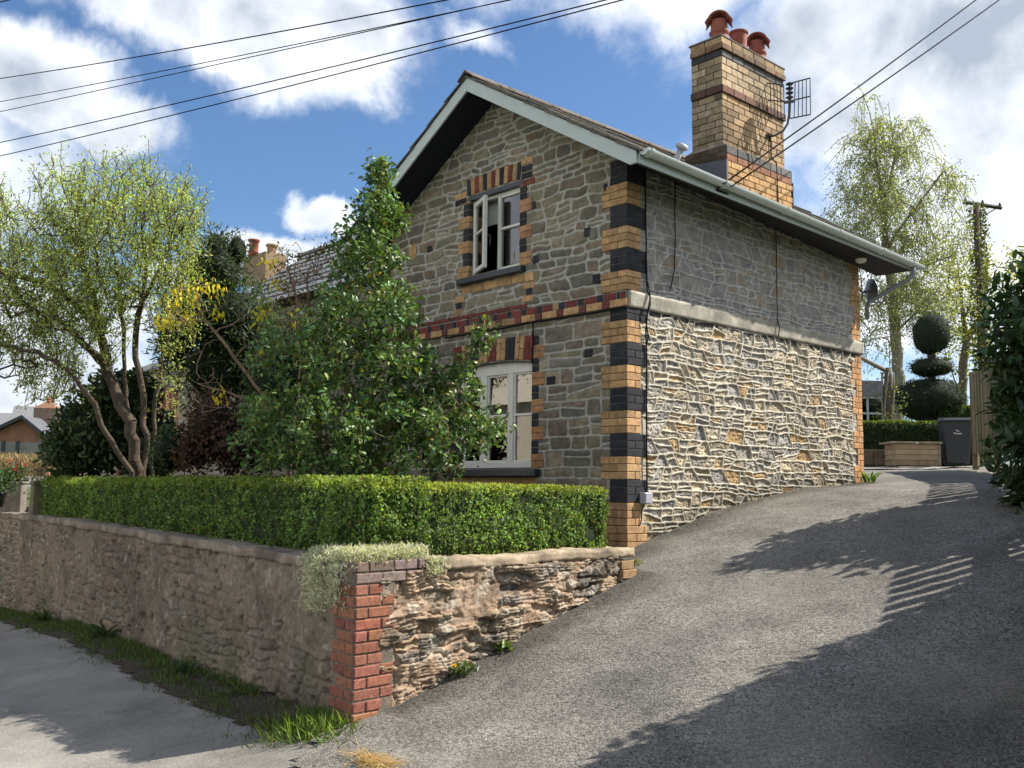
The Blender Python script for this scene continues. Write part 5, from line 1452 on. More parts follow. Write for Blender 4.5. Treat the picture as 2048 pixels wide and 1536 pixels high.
# tall clipped hedge beyond the right edge of the view: it throws the big shadow over the lower drive
rs = np.random.RandomState(97)
lh = thing('laurel_hedge', 'tall clipped laurel hedge along the lower drive, just outside the right edge', 'hedge', (4.6, .3, -.9))
HP = np.array([(4.10, -.73), (4.30, .67), (4.55, 2.3), (6.6, 2.3), (6.6, -3.4), (5.35, -3.25)]); HTOP = 1.60
b = MB(); q = HP+(np.array([5.2, -.2])-HP)*.05
b.prism([tuple(p) for p in q], -1.8, HTOP-.05, (.02, .035, .014), lambda v: v); b.build('branches', M['bark'], lh)
Ps = []; Os = []
for i in range(len(HP)):
    a_, b_ = HP[i], HP[(i+1) % len(HP)]; L0 = np.linalg.norm(b_-a_); k = int(L0*2.9*170); n_ = np.array([-(b_-a_)[1], (b_-a_)[0]])/L0
    s_ = rs.rand(k, 1); Ps.append(np.concatenate([a_+(b_-a_)*s_, rs.uniform(-1.4, HTOP, (k, 1))], 1)); Os.append(np.tile([n_[0], n_[1], .1], (k, 1)))
k = 1800; c_ = rs.rand(k, 2)*np.array([2.4, 5.6])+np.array([4.2, -3.3])
ins = (c_[:, 0] > np.interp(c_[:, 1], [-3.3, -.73, .67, 2.3], [5.35, 4.10, 4.30, 4.55])); c_ = c_[ins]; Ps.append(np.concatenate([c_, np.full((len(c_), 1), HTOP)], 1)); Os.append(np.tile([0, 0, 1.], (len(c_), 1)))
P = np.concatenate(Ps); O = unit(np.concatenate(Os)); n = len(P); P = P+O*rs.uniform(-.10, .05, (n, 1))
leaves('foliage', P, unit(O+rdir(rs, n)+np.array([0, 0, .3])), unit(O+rdir(rs, n)*.6), rs.uniform(.10, .17, n), rs.uniform(.045, .07, n), ccv(rs, n, (.045, .085, .032), .28), M['leafshiny'], lh, oval=True)
# ------------------------------------------------------------------ fence, bin, box at the back
rs = np.random.RandomState(101)
fence = thing('board_fence', 'weathered vertical board fence along the right side of the drive', 'fence', (-1.4, 11.7, .55))
fb = MB(); FP = [np.array(p) for p in ((-1.40, 11.75), (2.05, 5.95), (4.35, 1.0))]
for seg in (0, 1):
    F0, F1 = FP[seg], FP[seg+1]; FL = np.linalg.norm(F1-F0); fu_ = (F1-F0)/FL; fn = np.array([-fu_[1], fu_[0]]); fn = fn if fn[0] < 0 else -fn
    s = 0.0
    while s < FL:
        w_ = rs.uniform(.095, .105) if seg else rs.uniform(.14, .155); c = np.array((.15, .125, .062))*rs.uniform(.75, 1.2); gap = .060 if seg else .004
        a = F0+fu_*s; b = F0+fu_*(s+w_); g = float(terr(*a)); top = g+1.80+rs.uniform(-.012, .012); bot = g+.12 if seg else g+.31
        k_ = .0 if seg else (.012 if int(s/.15) % 2 else 0)
        q0, q1 = .025+k_, .045+k_
        fb.hexa([(*(a+fn*q0), bot), (*(b+fn*q0), bot), (*(b+fn*q1), bot), (*(a+fn*q1), bot), (*(a+fn*q0), top), (*(b+fn*q0), top), (*(b+fn*q1), top), (*(a+fn*q1), top)], tuple(c)); s += w_+gap
    for h_ in (.42, 1.12):
        r_ = MB(); ss = np.linspace(0, FL, 9)
        for i in range(8):
            a = F0+fu_*ss[i]; b = F0+fu_*ss[i+1]; ga, gb = float(terr(*a))+h_, float(terr(*b))+h_; t = .20 if h_ > 1 else .09
            r_.hexa([(*(a-fn*.02), ga), (*(b-fn*.02), gb), (*(b+fn*.022), gb), (*(a+fn*.022), ga), (*(a-fn*.02), ga+t), (*(b-fn*.02), gb+t), (*(b+fn*.022), gb+t), (*(a+fn*.022), ga+t)], (.15, .12, .07))
        r_.build('rail', M['wood'], fence)
    for i in range(4 if seg == 0 else 3):
        a = F0+fu_*min(FL-.05, .04+2.15*i); g = float(terr(*a)); p_ = MB()
        p_.box((a[0]-.05, a[1]-.05, g-.2), (a[0]+.05, a[1]+.05, g+1.86), (.14, .11, .065)); p_.build('post', M['wood'], fence, .004)
fb.build('boards', M['wood'], fence, .003)
def local_frame(px, py, d, turn=0.0):
    o = at(px, py, d); a = YAW*-1+turn
    ux = np.array([math.cos(a), math.sin(a), 0]); uy = np.array([-math.sin(a), math.cos(a), 0])
    return o, (lambda q: tuple(o+ux*q[0]+uy*q[1]+np.array([0, 0, 1])*q[2]))
# wheelie bin
o, T = local_frame(1912, 932, 21.0, -.25)
wbn = thing('wheelie_bin', 'dark grey wheelie bin with white print standing by the fence end', 'bin', o)
b = MB()
b.hexa([T(q) for q in [(-.23, -.25, .04), (.23, -.25, .04), (.23, .22, .04), (-.23, .22, .04), (-.285, -.33, .93), (.285, -.33, .93), (.285, .33, .93), (-.285, .33, .93)]], (.04, .04, .05))
b.box((-.30, -.35, .92), (.30, .35, .955), (.04, .04, .05), T)
b.build('body', M['bin'], wbn, .015)
b = MB(); b.hexa([T(q) for q in [(-.31, -.37, .957), (.31, -.37, .957), (.31, .36, .957), (-.31, .36, .957), (-.27, -.30, 1.02), (.27, -.30, 1.02), (.27, .34, 1.06), (-.27, .34, 1.06)]], (.06, .06, .07)); b.box((-.2, .36, .97), (.2, .42, 1.0), (.06, .06, .07), T)
b.build('lid', M['bin'], wbn, .012)
for sx in (-.24, .18):
    w_ = MB(); w_.tube([T((sx, .24, .10)), T((sx+.06, .24, .10))], .10, 16); w_.build('wheel', M['cable'], wbn)
cu_ = bpy.data.curves.new('print', 'FONT'); cu_.body = 'Powys'; cu_.size = .062; cu_.align_x = 'CENTER'; cu_.extrude = .001
to = bpy.data.objects.new('print', cu_); COL.objects.link(to)
dg = bpy.context.evaluated_depsgraph_get(); me = bpy.data.meshes.new_from_object(to.evaluated_get(dg)); bpy.data.objects.remove(to)
for v in me.vertices:
    q = v.co.copy(); z_ = .665+q.y; yy = -.25-.08*(z_-.04)/.89-.004-q.z; v.co = T((q.x, yy, z_))
pt_ = link(me, 'print', M['signwhite'], wbn)
b = MB()
yf = lambda z_: -.25-.08*(z_-.04)/.89-.005
for i in range(7):
    a0 = -.03+.009*i; z_ = .755-.006*i-.01*math.sin(i*.9); b.hexa([T((a0, yf(z_), z_)), T((a0+.010, yf(z_), z_-.006)), T((a0+.010, yf(z_)+.004, z_-.006)), T((a0, yf(z_)+.004, z_)), T((a0, yf(z_+.01), z_+.011)), T((a0+.010, yf(z_+.01), z_+.007)), T((a0+.010, yf(z_+.01)+.004, z_+.007)), T((a0, yf(z_+.01)+.004, z_+.011))], (.8, .8, .8))
b.build('emblem', M['signwhite'], wbn)
# timber storage box
o, T = local_frame(1833, 932, 20.6, -.02)
tb = thing('timber_box', 'low lidded box of horizontal timber boards before the dark hedge', 'storage box', o)
b = MB()
for i in range(4):
    c = tuple(np.array((.27, .20, .12))*rs.uniform(.8, 1.15)); b.box((-.46, -.02, .01+.115*i), (.46, .02, .118+.115*i), c, T)
    b.box((-.46, .02, .01+.115*i), (-.43, .55, .118+.115*i), c, T); b.box((.43, .02, .01+.115*i), (.46, .55, .118+.115*i), c, T)
b.box((-.43, .52, .01), (.43, .55, .47), (.2, .15, .1), T)
b.build('boards', M['wood'], tb, .004)
for x in (-.49, .46): p_ = MB(); p_.box((x, -.03, 0), (x+.05, .03, .47), (.22, .165, .10), T); p_.build('post', M['wood'], tb, .004)
b = MB(); b.box((-.56, -.06, .47), (.54, .60, .51), (.22, .18, .12), T); b.build('lid', M['wood'], tb, .006)
b = MB(); b.box((-.03, -.064, .475), (.03, -.058, .495), (.7, .7, .6), T); b.build('catch', M['signwhite'], tb)
o, T = local_frame(1760, 930, 21.4, -.10)
b = MB()
for i in range(2):
    for x in (-.42, -.12, .2): b.box((x, 0, .0+.17*i), (x+.29, .25, .165+.17*i), tuple(np.array((.13, .10, .07))*rs.uniform(.8, 1.2)), T)
tag(b.build('sleeper_edging', M['wood'], None, .006), 'two courses of dark timber sleepers edging the ground left of the timber box', 'edging')
# small greenhouse far left of the birch
o, T = local_frame(1738, 850, 27.5, .1)
gh = thing('greenhouse', 'small pale green framed greenhouse glimpsed past the far house corner', 'greenhouse', o)
b = MB()
for x in (-.5, -.05, .40): b.box((x, 0, -.3), (x+.06, .06, .75), (.22, .27, .25), T)
b.box((-.5, .001, .30), (.46, .055, .36), (.22, .27, .25), T); b.box((-.55, -.05, .75), (.5, .9, .82), (.20, .25, .24), T); b.build('frame', M['paint'], gh)
b = MB(); b.box((-.46, .02, -.3), (.40, .03, .75), (.1, .1, .1), T); b.build('pane', M['glass'], gh)
b = MB(); b.prism([(-.6, .82), (.55, .82), (.35, 1.25), (-.6, 1.25)], -.1, .9, (.20, .20, .21), lambda q: T((q[0], q[2], q[1]))); b.build('roof', M['tile'], gh)
b = MB(); b.box((-.45, .6, -.3), (.4, .9, .3), (.05, .06, .05), T); b.build('staging', M['wood'], gh)
# old ivy stump
o = at(1778, 840, 24.5); A_ = np.array([o+np.array([rs.normal(0, .02), rs.normal(0, .02), .22*i]) for i in range(7)])
iv = thing('ivy_stump', 'upright old stump wrapped in pale woody ivy stems left of the topiary', 'stump', o-np.array([0, 0, .8]))
b = MB(); b.tube([o-np.array([0, 0, .9])]+list(A_), [.14, .13, .12, .12, .11, .11, .10, .07], 9, (.10, .085, .065))
for k in range(9):
    a0 = rs.rand()*6.3; b.tube([o+np.array([.14*math.cos(a0+.25*i), .14*math.sin(a0+.25*i), -.7+.27*i]) for i in range(8)], .018, 5, (.26, .22, .17))
b.tube([A_[-1]-np.array([0, 0, .1]), A_[-1]+_r*(-.5)+np.array([0, 0, .15]), A_[-1]+_r*(-1.0)+np.array([0, 0, .42])], [.06, .05, .03], 7, (.2, .17, .13))
b.build('trunk', M['bark'], iv, 0, True)
k = 500; P = o+np.array([0, 0, .2])+rs.normal(0, 1, (k, 3))*np.array([.22, .22, .55]); leaves('leaves', P, rdir(rs, k), rdir(rs, k), .07, .055, ccv(rs, k, (.10, .13, .04), .4), M['leaf'], iv)
# utility pole with crossarm
pd_ = 33.0
pb = at(1966, 830, pd_); ptp = at(1953, 405, pd_); pb[:2] = ptp[:2]+(pb[:2]-ptp[:2])*.15; pb[2] = 1.0
up_ = thing('utility_pole', 'wooden utility pole with a crossarm, clothed in ivy', 'pole', pb)
b = MB(); b.tube([pb, ptp+np.array([0, 0, -.05])], [.15, .12], 12, (.10, .08, .06)); b.build('pole', M['wood'], up_, 0, True)
ca_, cb2 = at(1928, 404, pd_), at(2003, 416, pd_)
b = MB(); b.tube([ca_, cb2], .07, 4, (.05, .045, .04)); b.build('crossarm', M['wood'], up_)
for q in (.04, .5, .96):
    b = MB(); p = ca_+(cb2-ca_)*q; b.tube([p, p+np.array([0, 0, .10]), p+np.array([0, 0, .17])], [.03, .05, .03], 8, (.05, .04, .04)); b.build('insulator', M['metal'], up_)
b = MB(); b.tube([cb2-(cb2-ca_)*.15-np.array([0, 0, .05]), ptp-np.array([0, 0, .6])], .02, 5); b.build('brace', M['metal'], up_)
k = 2600; s = rs.rand(k, 1); P = ptp+np.array([0, 0, -.15])+(pb-ptp)*s; O = rdir(rs, k); O[:, 2] *= .3; O = unit(O)
P = P+O*(.16+.20*rs.rand(k, 1)*(.4+fbm(s[:, 0]*14, s[:, 0]*0, 3, 7)[:, None])); leaves('ivy', P, unit(O+rdir(rs, k)), O, .10, .08, ccv(rs, k, (.11, .13, .035), .35), M['leaf'], up_)

# ------------------------------------------------------------------ wires
def wire(p0, p1, r, sagm, name, label, cat, group=None, n=24):
    b = MB(); pts = [p0+(p1-p0)*i/n-np.array([0, 0, sagm*4*(i/n)*(1-i/n)]) for i in range(n+1)]
    b.tube(pts, r, 5, (.03, .03, .035)); return tag(b.build(name, M['cable'], None, 0, True), label, cat, group)
def far(px, py, d): return at(px, py, d)
for a0, a1, r_, sg, lab in [((0, 149), (860, 0), .010, .12, 'topmost long overhead wire crossing the left cloud'), ((0, 198), (1000, 0), .008, .08, 'upper wire of the pair that closes up to the right'), ((0, 222), (1012, 0), .008, .02, 'lower wire of the pair that closes up to the right'),
                           ((0, 277), (1185, 0), .010, .12, 'overhead wire second from the bottom, above the willow'), ((0, 304), (1220, 0), .010, .12, 'lowest overhead wire, just above the willow crown'), ((0, 4), (34, -4), .010, .0, 'overhead wire just cutting the top left corner of the sky')]:
    e = lambda t: (a0[0]+(a1[0]-a0[0])*t, a0[1]+(a1[1]-a0[1])*t)
    t0, t1 = (-.22, 1.3) if a1[0] > 100 else (-3, 3)
    d0 = 21+4.0; d1 = 12.0
    # depth varies so that the wire stays straight in space: 1/d is linear along the picture line
    iv0 = 1/d0; iv1 = 1/d1
    wire(far(*e(t0), 1/iv0), far(*e(t1), 1/iv1), r_, sg, 'overhead_wire', lab, 'cable', 'overhead wires')
for a, b_, lab, end in [((1347, 352), (1895, 0), 'upper service cable from the eaves passing before the chimney', .82), ((1373, 333), (1932, 0), 'lower service cable from the eaves passing before the chimney', .95)]:
    p0 = np.array([.62, end-.05, 3.12-.02]); q = (a[0]+(b_[0]-a[0])*1.6, a[1]+(b_[1]-a[1])*1.6)
    wire(p0, at(*q, 17.0), .009, .06, 'service_cable', lab, 'cable', 'service cables')
cbk = MB(); cbk.tube([(.53, .78, 3.07), (.58, .80, 3.10), (.62, .80, 3.12)], .008, 6); cbk.tube([(.53, .78, 3.06), (.53, .98, 3.06)], .01, 6)
tag(cbk.build('cable_bracket', M['cable'], None), 'small black bracket holding the service cables at the eaves', 'bracket')
def run(name, pts, r, lab, group='black cables on the side wall'):
    b = MB(); b.tube(pts, r, 6, (.01, .01, .012)); tag(b.build(name, M['cable'], None, 0, True), lab, 'cable', group)
def sp(px, py, x=.03): p = on_plane(px, py, (1, 0, 0), x); return (x, p[1], p[2])
rs = np.random.RandomState(5)
jt_ = lambda pts: [(p[0], p[1]+rs.normal(0, .004), p[2]) for p in pts]
run('wall_cable', jt_([sp(1289, 342), sp(1291, 400), sp(1291, 480), sp(1293, 540), sp(1294, 580, .05), sp(1300, 596, .07), sp(1296, 620, .06), sp(1292, 660), sp(1293, 720), sp(1293, 800), sp(1294, 880), sp(1294, 985)]), .008, 'black cable dropping beside the corner quoins to the grey box')
run('wall_cable', jt_([sp(1292, 470), sp(1294, 560), sp(1301, 590, .06), sp(1301, 612, .07), sp(1290, 640, .05), sp(1296, 670), sp(1292, 700)]), .006, 'short thin black cable looping over the cement band by the corner')
run('wall_cable', jt_([sp(1351, 362), sp(1350, 420), sp(1351, 480), sp(1349, 540), sp(1341, 580)]), .006, 'black cable hanging from the eaves and ending above the cement band')
run('wall_cable', jt_([sp(1551, 450), sp(1553, 520), sp(1554, 600), sp(1555, 640, .06), sp(1559, 655, .065), sp(1557, 672, .055)]), .006, 'black cable halfway along the side wall down to the band')
gp = lambda px, py, y=-.045: (lambda p: (p[0], y, p[2]))(on_plane(px, py, (0, 1, 0), y))
run('string_cable', [gp(1252, 614), gp(1180, 627), gp(1120, 637), gp(1073, 643), gp(1010, 656), gp(940, 668), gp(890, 676)], .010, 'black cable clipped under the brick string course', 'black cables on the gable')
run('string_cable', [gp(1070, 644), gp(1066, 648), gp(1066, 690, -.03), gp(1064, 726, -.03)], .008, 'black cable end dropping to the right corner of the lower window', 'black cables on the gable')
run('box_lead', [sp(1291, 1004, .05), sp(1284, 1020), sp(1283, 1040), sp(1279, 1052), sp(1272, 1056)], .006, 'thin lead curving out below the grey box')
mbx = thing('junction_box', 'small pale grey junction box low on the corner of the side wall', 'junction box', (0, .2, -.1))
b = MB(); b.box((.015, .165, -.125), (.085, .285, -.015)); b.build('case', M['grey'], mbx, .008); b = MB(); b.box((.086, .17, -.12), (.096, .28, -.02)); b.build('lid', M['grey'], mbx, .006)

# ------------------------------------------------------------------ aerial on the chimney and dish behind the house
Pb = np.array([-.165, 2.86, 4.345]); ad = 12.55
arm = [Pb, Pb+np.array([.10, .01, .0])]
q = lambda px, py, dd=0: at(px, py, ad+dd)
dA = (Pb+np.array([.1, 0, 0])-CAM)@CF
q = lambda px, py, dd=0: at(px, py, dA+dd)
an = thing('tv_aerial', 'rusty grid television aerial on a bent arm fixed to the chimney', 'aerial', Pb)
b = MB(); b.tube([Pb, q(1550, 271), q(1566, 262), q(1575, 248), q(1578, 230), q(1579, 205), q(1580, 165)], .014, 8, (.09, .08, .075)); b.build('mast', M['metal'], an, 0, True)
b = MB(); b.tube([Pb+np.array([-.02, -.03, -.03]), Pb+np.array([.02, -.03, .03])], .02, 6); b.tube([Pb+np.array([0, .03, -.04]), Pb+np.array([.01, .03, .04])], .015, 6); b.build('bracket', M['metal'], an)
def grid_(c00, c10, c11, c01, nv, nh, dd0, dd1):
    b = MB(); P00, P10, P11, P01 = q(*c00, dd0), q(*c10, dd1), q(*c11, dd1), q(*c01, dd0)
    for i in range(nv+1):
        t = i/nv; b.tube([P00+(P10-P00)*t, P01+(P11-P01)*t], .0065, 4)
    for j in range(nh+1):
        t = j/nh; b.tube([P00+(P01-P00)*t, P10+(P11-P10)*t], .009, 4)
    b.build('reflector', M['metal'], an)
grid_((1534, 166), (1567, 170), (1569, 237), (1536, 233), 5, 2, .15, 0)
grid_((1583, 166), (1620, 156), (1621, 229), (1580, 237), 5, 2, 0, -.15)
b = MB()
for k in range(4):
    b.lathe([(.0, -.03), (.05, 0), (.0, .03)], q(1579, 168+9*k, -.06), 8)
b.tube([q(1568, 205, -.02), q(1590, 202, -.1)], .02, 6); b.build('dipole', M['metal'], an)
b = MB(); b.tube([Pb+np.array([.01, .02, .0]), (-.155, 2.90, 4.1), (-.10, 2.92, 4.0), (-.085, 2.93, 3.4)], .007, 5); b.build('lead', M['cable'], an)
dd_ = 13.7; dc = at(1742, 582, dd_)
M['dish'] = mat('dish_metal', (.10, .105, .12), .35, .2, 14, 0, spec=.5, metallic=.5)
ds = thing('satellite_dish', 'grey satellite dish on the back wall under the far eave', 'satellite dish', (-.02, 4.70, 2.4))
b = MB(); az = np.array([.55, .83, .05]); az /= np.linalg.norm(az); sx = np.cross(az, (0, 0, 1)); sx /= np.linalg.norm(sx); sy = np.cross(sx, az)
TT = lambda v: tuple(dc+sx*v[0]+sy*v[1]-az*v[2])
b.lathe([(.0, .05), (.06, .047), (.12, .03), (.17, .0), (.172, -.006), (.165, -.004), (.11, .02), (.0, .04)], (0, 0, 0), 28, (.1, .1, .1), TT); b.build('reflector', M['dish'], ds, 0, True)
b = MB(); b.tube([TT((0, -.16, -.0)), TT((0, -.17, -.16)), TT((0, -.02, -.24))], .010, 6); b.tube([TT((0, -.03, -.22)), TT((0, .02, -.28))], .03, 8); b.build('arm', M['metal'], ds)
b = MB(); b.tube([TT((0, 0, .04)), TT((-.02, -.02, .12)), (-.10, 4.71, dc[2]-.02)], .016, 6); b.build('bracket', M['metal'], ds)
o = on_plane(1722, 519, (0, 0, 1), 2.955)
b = MB(); b.lathe([(.0, -.045), (.05, -.04), (.065, -.02), (.07, .004)], o, 14); tag(b.build('soffit_light', M['white'], None, 0, True), 'small round light fitted under the far eave', 'light')

# ------------------------------------------------------------------ left background
nb = thing('neighbour_house', 'next door stone house with brick window arch, half hidden behind the trees', 'house', (-9, 1.0, -.6))
def wing_f(x, z):
    d, s = rubble(x, z, 301, (.08, .17), (.14, .4), .03, .25, .4, 85, 3); n = fbm(x*8, z*10, 4, 311); jt = sstep(.016, .009, d)
    c = stone_cols(s, [(.24, .205, .15), (.28, .235, .17), (.20, .18, .14)])*(.75+.5*n)[..., None]; c = c*(1-jt[..., None])+np.array([.34, .32, .27])*jt[..., None]
    return .012*(n-.5)+jt*.008, c
WN = (-13.55, -12.55, .25, 1.50)
panel('wall', (0, .95, 0), (1, 0, 0), (0, 0, 1), np.arange(-16.4, -4.0, .03), np.arange(-.7, 3.05, .03), wing_f, lambda x, z: ((z < 2.35) | (x > -11.4)) & ~((x > WN[0]) & (x < WN[1]) & (z > WN[2]) & (z < WN[3])), M['stone_flat'], nb)
b = MB(); b.box((-16.4, 5.2, -.7), (-4.0, 5.5, 2.9), (.2, .18, .14)); b.prism([(.97, -.7), (5.2, -.7), (5.2, 2.95), (3.1, 4.6), (.97, 2.95)], -11.6, -11.4, (.2, .18, .14), lambda q: (q[2], q[0], q[1])); b.prism([(.97, -.7), (5.2, -.7), (5.2, 2.3), (3.1, 3.2), (.97, 2.3)], -16.4, -16.2, (.2, .18, .14), lambda q: (q[2], q[0], q[1])); b.build('wall', M['stone_flat'], nb)
b = MB(); rs = np.random.RandomState(8)
for sd in (-1, 1):
    for r_ in range(9):
        s0, s1 = r_*.31, r_*.31+.36
        for x in np.arange(-16.7, -4.05, .42):
            lo_ = 1.55 if x < -11.6 else 0.0
            f = lambda s, n_: (3.1+sd*(s*.80+n_*.6), 4.82-lo_-(s*.6)*(.55 if lo_ else 1)+n_*.8)
            c = tuple(np.array((.20, .205, .215))*rs.uniform(.75, 1.2)); y00, z00 = f(s0, 0); y01, z01 = f(s1, .02); y10, z10 = f(s0, .012); y11, z11 = f(s1, .035)
            b.hexa([(x, y00, z00), (x+.41, y00, z00), (x+.41, y01, z01), (x, y01, z01), (x, y10, z10), (x+.41, y10, z10), (x+.41, y11, z11), (x, y11, z11)], c)
b.prism([(3.0, 4.80), (3.1, 4.90), (3.2, 4.80)], -11.7, -4.0, (.12, .11, .11), lambda q: (q[2], q[0], q[1]))
b.build('roof', M['tile'], nb)
b = MB(); pat = 'ryryryryr'
for i in range(9):
    x = WN[0]-.1+i*.133; b.box((x, .93, 1.52), (x+.125, 1.05, 1.95), vcol({'r': (.22, .06, .05), 'y': YEL}[pat[i]])) if False else b.box((x, .93, 1.52), (x+.125, 1.05, 1.95), tuple(np.array({'r': (.22, .06, .05), 'y': YEL}[pat[i]])*rs.uniform(.85, 1.1)))
for sx_ in (WN[0]-.22, WN[1]):
    for k in range(8): b.box((sx_, .93, .25+.155*k), (sx_+(.22 if k % 2 else .14), 1.08, .40+.155*k), tuple(np.array(YEL if k % 2 else (.3, .2, .12))*rs.uniform(.85, 1.1)))
b.build('window_dressings', M['brick'], nb, .004); b = MB()
for k in range(14): b.box((-15.4, .93, .2+.155*k), (-15.0-(k//2 % 2)*.1, 1.02, .35+.155*k), tuple(np.array(YEL if k//2 % 2 else (.21, .06, .05))*rs.uniform(.85, 1.1)))
b.build('quoin', M['brick'], nb, .004)
b = MB(); frame_rect(b, WN[0], WN[1], WN[2], WN[3], .07, 1.0, 1.08); b.box((-13.2, 1.0, .3), (-13.13, 1.08, 1.45)); b.box((-12.95, 1.0, .3), (-12.88, 1.08, 1.45)); wn3 = b.build('window', M['soffit'], nb)
b = MB(); b.box((WN[0], 1.04, WN[2]), (WN[1], 1.05, WN[3])); b.build('pane', M['glass'], wn3)
b = MB(); b.box((WN[0]+.1, 1.3, .3), (WN[1]-.1, 1.32, 1.5)); b.build('curtain', M['blind'], wn3)
cp = at(527, 512, 21.3); dpt = np.array([-_r[1], _r[0], 0])
b = MB(); b.box((cp[0]-.55, cp[1]-.2, 4.4), (cp[0]+.45, cp[1]+.3, cp[2]), (.28, .2, .13)); cst = b.build('chimney', M['brick'], nb, .01)
for px, hgt, cc_ in ((507, .36, (.30, .09, .06)), (543, .25, (.34, .22, .12))):
    b = MB(); c0 = at(px, 512, 21.3); b.lathe([(.0, 0), (.12, 0), (.10, .1), (.10, hgt-.06), (.13, hgt-.04), (.13, hgt), (.09, hgt), (.08, .1)], c0, 16, cc_); b.build('chimney_pot', M['brick'], cst, 0, True)

# brick cottage farther down the road
o, T = local_frame(42, 925, 46.0, .12)
ck = thing('brick_cottage', 'small red brick gabled cottage with dark posts far down the road', 'house', o)
b = MB(); b.prism([(-1.55, -.6), (1.15, -.6), (1.15, 1.35), (.05, 2.08), (-1.55, 1.2)], 0, 6, (.30, .15, .10), lambda q: T((q[0], q[2], q[1]))); b.build('wall', M['brick'], ck)
b = MB(); b.box((-1.5, -.03, -.6), (1.1, -.005, .95), (.24, .19, .16), T); b.build('render', M['plaster'], ck)
b = MB()
for sd in (-1, 1):
    e = -1.85 if sd < 0 else 1.32
    ze = 1.12
    b.hexa([T(p) for p in [(.05, -.45, 2.12), (e, -.45, ze), (e, 6.2, ze), (.05, 6.2, 2.12), (.05, -.45, 2.22), (e, -.45, ze+.1), (e, 6.2, ze+.1), (.05, 6.2, 2.22)]], (.11, .115, .13))
b.build('roof', M['tile'], ck)
b = MB()
for sd in (-1, 1):
    e = -1.85 if sd < 0 else 1.32
    b.hexa([T(p) for p in [(.05, -.48, 2.05), (e, -.48, 1.05), (e, -.45, 1.05), (.05, -.45, 2.05), (.05, -.48, 2.21), (e, -.48, 1.21), (e, -.45, 1.21), (.05, -.45, 2.21)]], (.03, .03, .035))
b.build('bargeboard', M['navy'], ck)
for x in (-.78, -.15, 1.0): b = MB(); b.box((x, -.42, -.6), (x+.14, -.30, 1.0), (.03, .03, .035), T); b.build('post', M['navy'], ck)
b = MB(); b.box((-.35, 2.2, 1.6), (.75, 3.0, 2.75), (.24, .17, .13), T); b.hexa([T(p) for p in [(-.38, 2.17, 2.75), (.78, 2.17, 2.75), (.78, 3.03, 2.75), (-.38, 3.03, 2.75), (.05, 2.4, 3.05), (.4, 2.4, 3.05), (.4, 2.8, 3.05), (.05, 2.8, 3.05)]], (.30, .16, .11)); c_ = b.build('chimney', M['brick'], ck)
b = MB(); b.lathe([(.0, 0), (.17, 0), (.13, .1), (.15, .32), (.1, .32), (.1, .1)], T((.22, 2.6, 3.03)), 14, (.30, .10, .07)); b.build('chimney_pot', M['brick'], c_, 0, True)
# grey roofs further on
for i, (px, py, d, w_, h_) in enumerate([(120, 850, 70, 3.0, .9), (10, 850, 90, 5, .8)]):
    o, T = local_frame(px, py, d, .4); t = thing('distant_house', ['distant grey slate roof seen past the far side of the brick cottage', 'distant low grey roof on the horizon left of the cottage chimney'][i], 'house', o)
    b = MB(); b.box((-w_, 0, -3), (w_, 5, 0), (.3, .27, .24), T); b.build('wall', M['plaster'], t)
    b = MB(); b.prism([(-.3, 0), (5.3, 0), (2.5, h_*1.6)], -w_-.2, w_+.2, (.17, .175, .185), lambda q: T((q[2], q[0], q[1]))); b.build('roof', M['tile'], t)
# gatepost on the wall, dead hedge, pots
o = at(72, 1030, (np.array([*(WL+UF[:2]*1.55-nF[:2]*.18), -.45])-CAM)@CF); T = lambda q: (o[0]+q[0], o[1]+q[1], o[2]+q[2])
gp_ = thing('timber_post', 'short square mossy post with a flat cap on the wall at the hedge end', 'post', o)
b = MB(); b.hexa([T(p) for p in [(-.085, -.085, -.05), (.085, -.085, -.05), (.085, .085, -.05), (-.085, .085, -.05), (-.075, -.075, .44), (.075, -.075, .44), (.075, .075, .44), (-.075, .075, .44)]], (.17, .14, .085)); b.build('shaft', M['wood'], gp_, .01)
b = MB(); b.box((-.095, -.095, .44), (.095, .095, .47), (.16, .13, .08), T); b.box((-.08, -.08, .47), (.08, .08, .50), (.16, .13, .08), T); b.build('cap', M['wood'], gp_, .008)
rs = np.random.RandomState(19)
dh = thing('dead_hedge', 'low clipped bare brown hedge before the brick cottage', 'hedge', at(60, 970, 19))
k = 2600; a0 = at(-120, 915, 19); P = a0+_r*(rs.rand(k, 1)*2.4)+np.array([-_r[1], _r[0], 0])*(rs.rand(k, 1)*.7)+np.array([0, 0, -1])*(rs.rand(k, 1)**1.5*.55)
leaves('twigs', P, unit(rdir(rs, k)*.5+np.array([0, 0, 1])), rdir(rs, k), rs.uniform(.08, .2, k), .016, ccv(rs, k, (.36, .27, .16), .35), M['leaf'], dh)
k = 900; P = a0+_r*(rs.rand(k, 1)*2.4)+np.array([-_r[1], _r[0], 0])*(rs.rand(k, 1)*.7)+np.array([0, 0, -1])*(rs.rand(k, 1)*.6); leaves('leaves', P, rdir(rs, k), rdir(rs, k), .06, .04, ccv(rs, k, (.22, .12, .10), .3), M['leaf'], dh)
o = at(22, 990, 15.5); b = MB()
b.hexa([tuple(o+_r*x+np.array([-_r[1], _r[0], 0])*y+np.array([0, 0, z])) for x, y, z in [(-.8, 0, -.4), (.16, 0, -.4), (.16, .2, -.4), (-.8, .2, -.4), (-.8, 0, .19), (.16, 0, .19), (.16, .2, .19), (-.8, .2, .19)]], (.20, .175, .15))
lwl = thing('planter_wall', 'low pale rendered planter at the left end of the garden', 'planter', o); b.build('wall', M['conc'], lwl, .01)
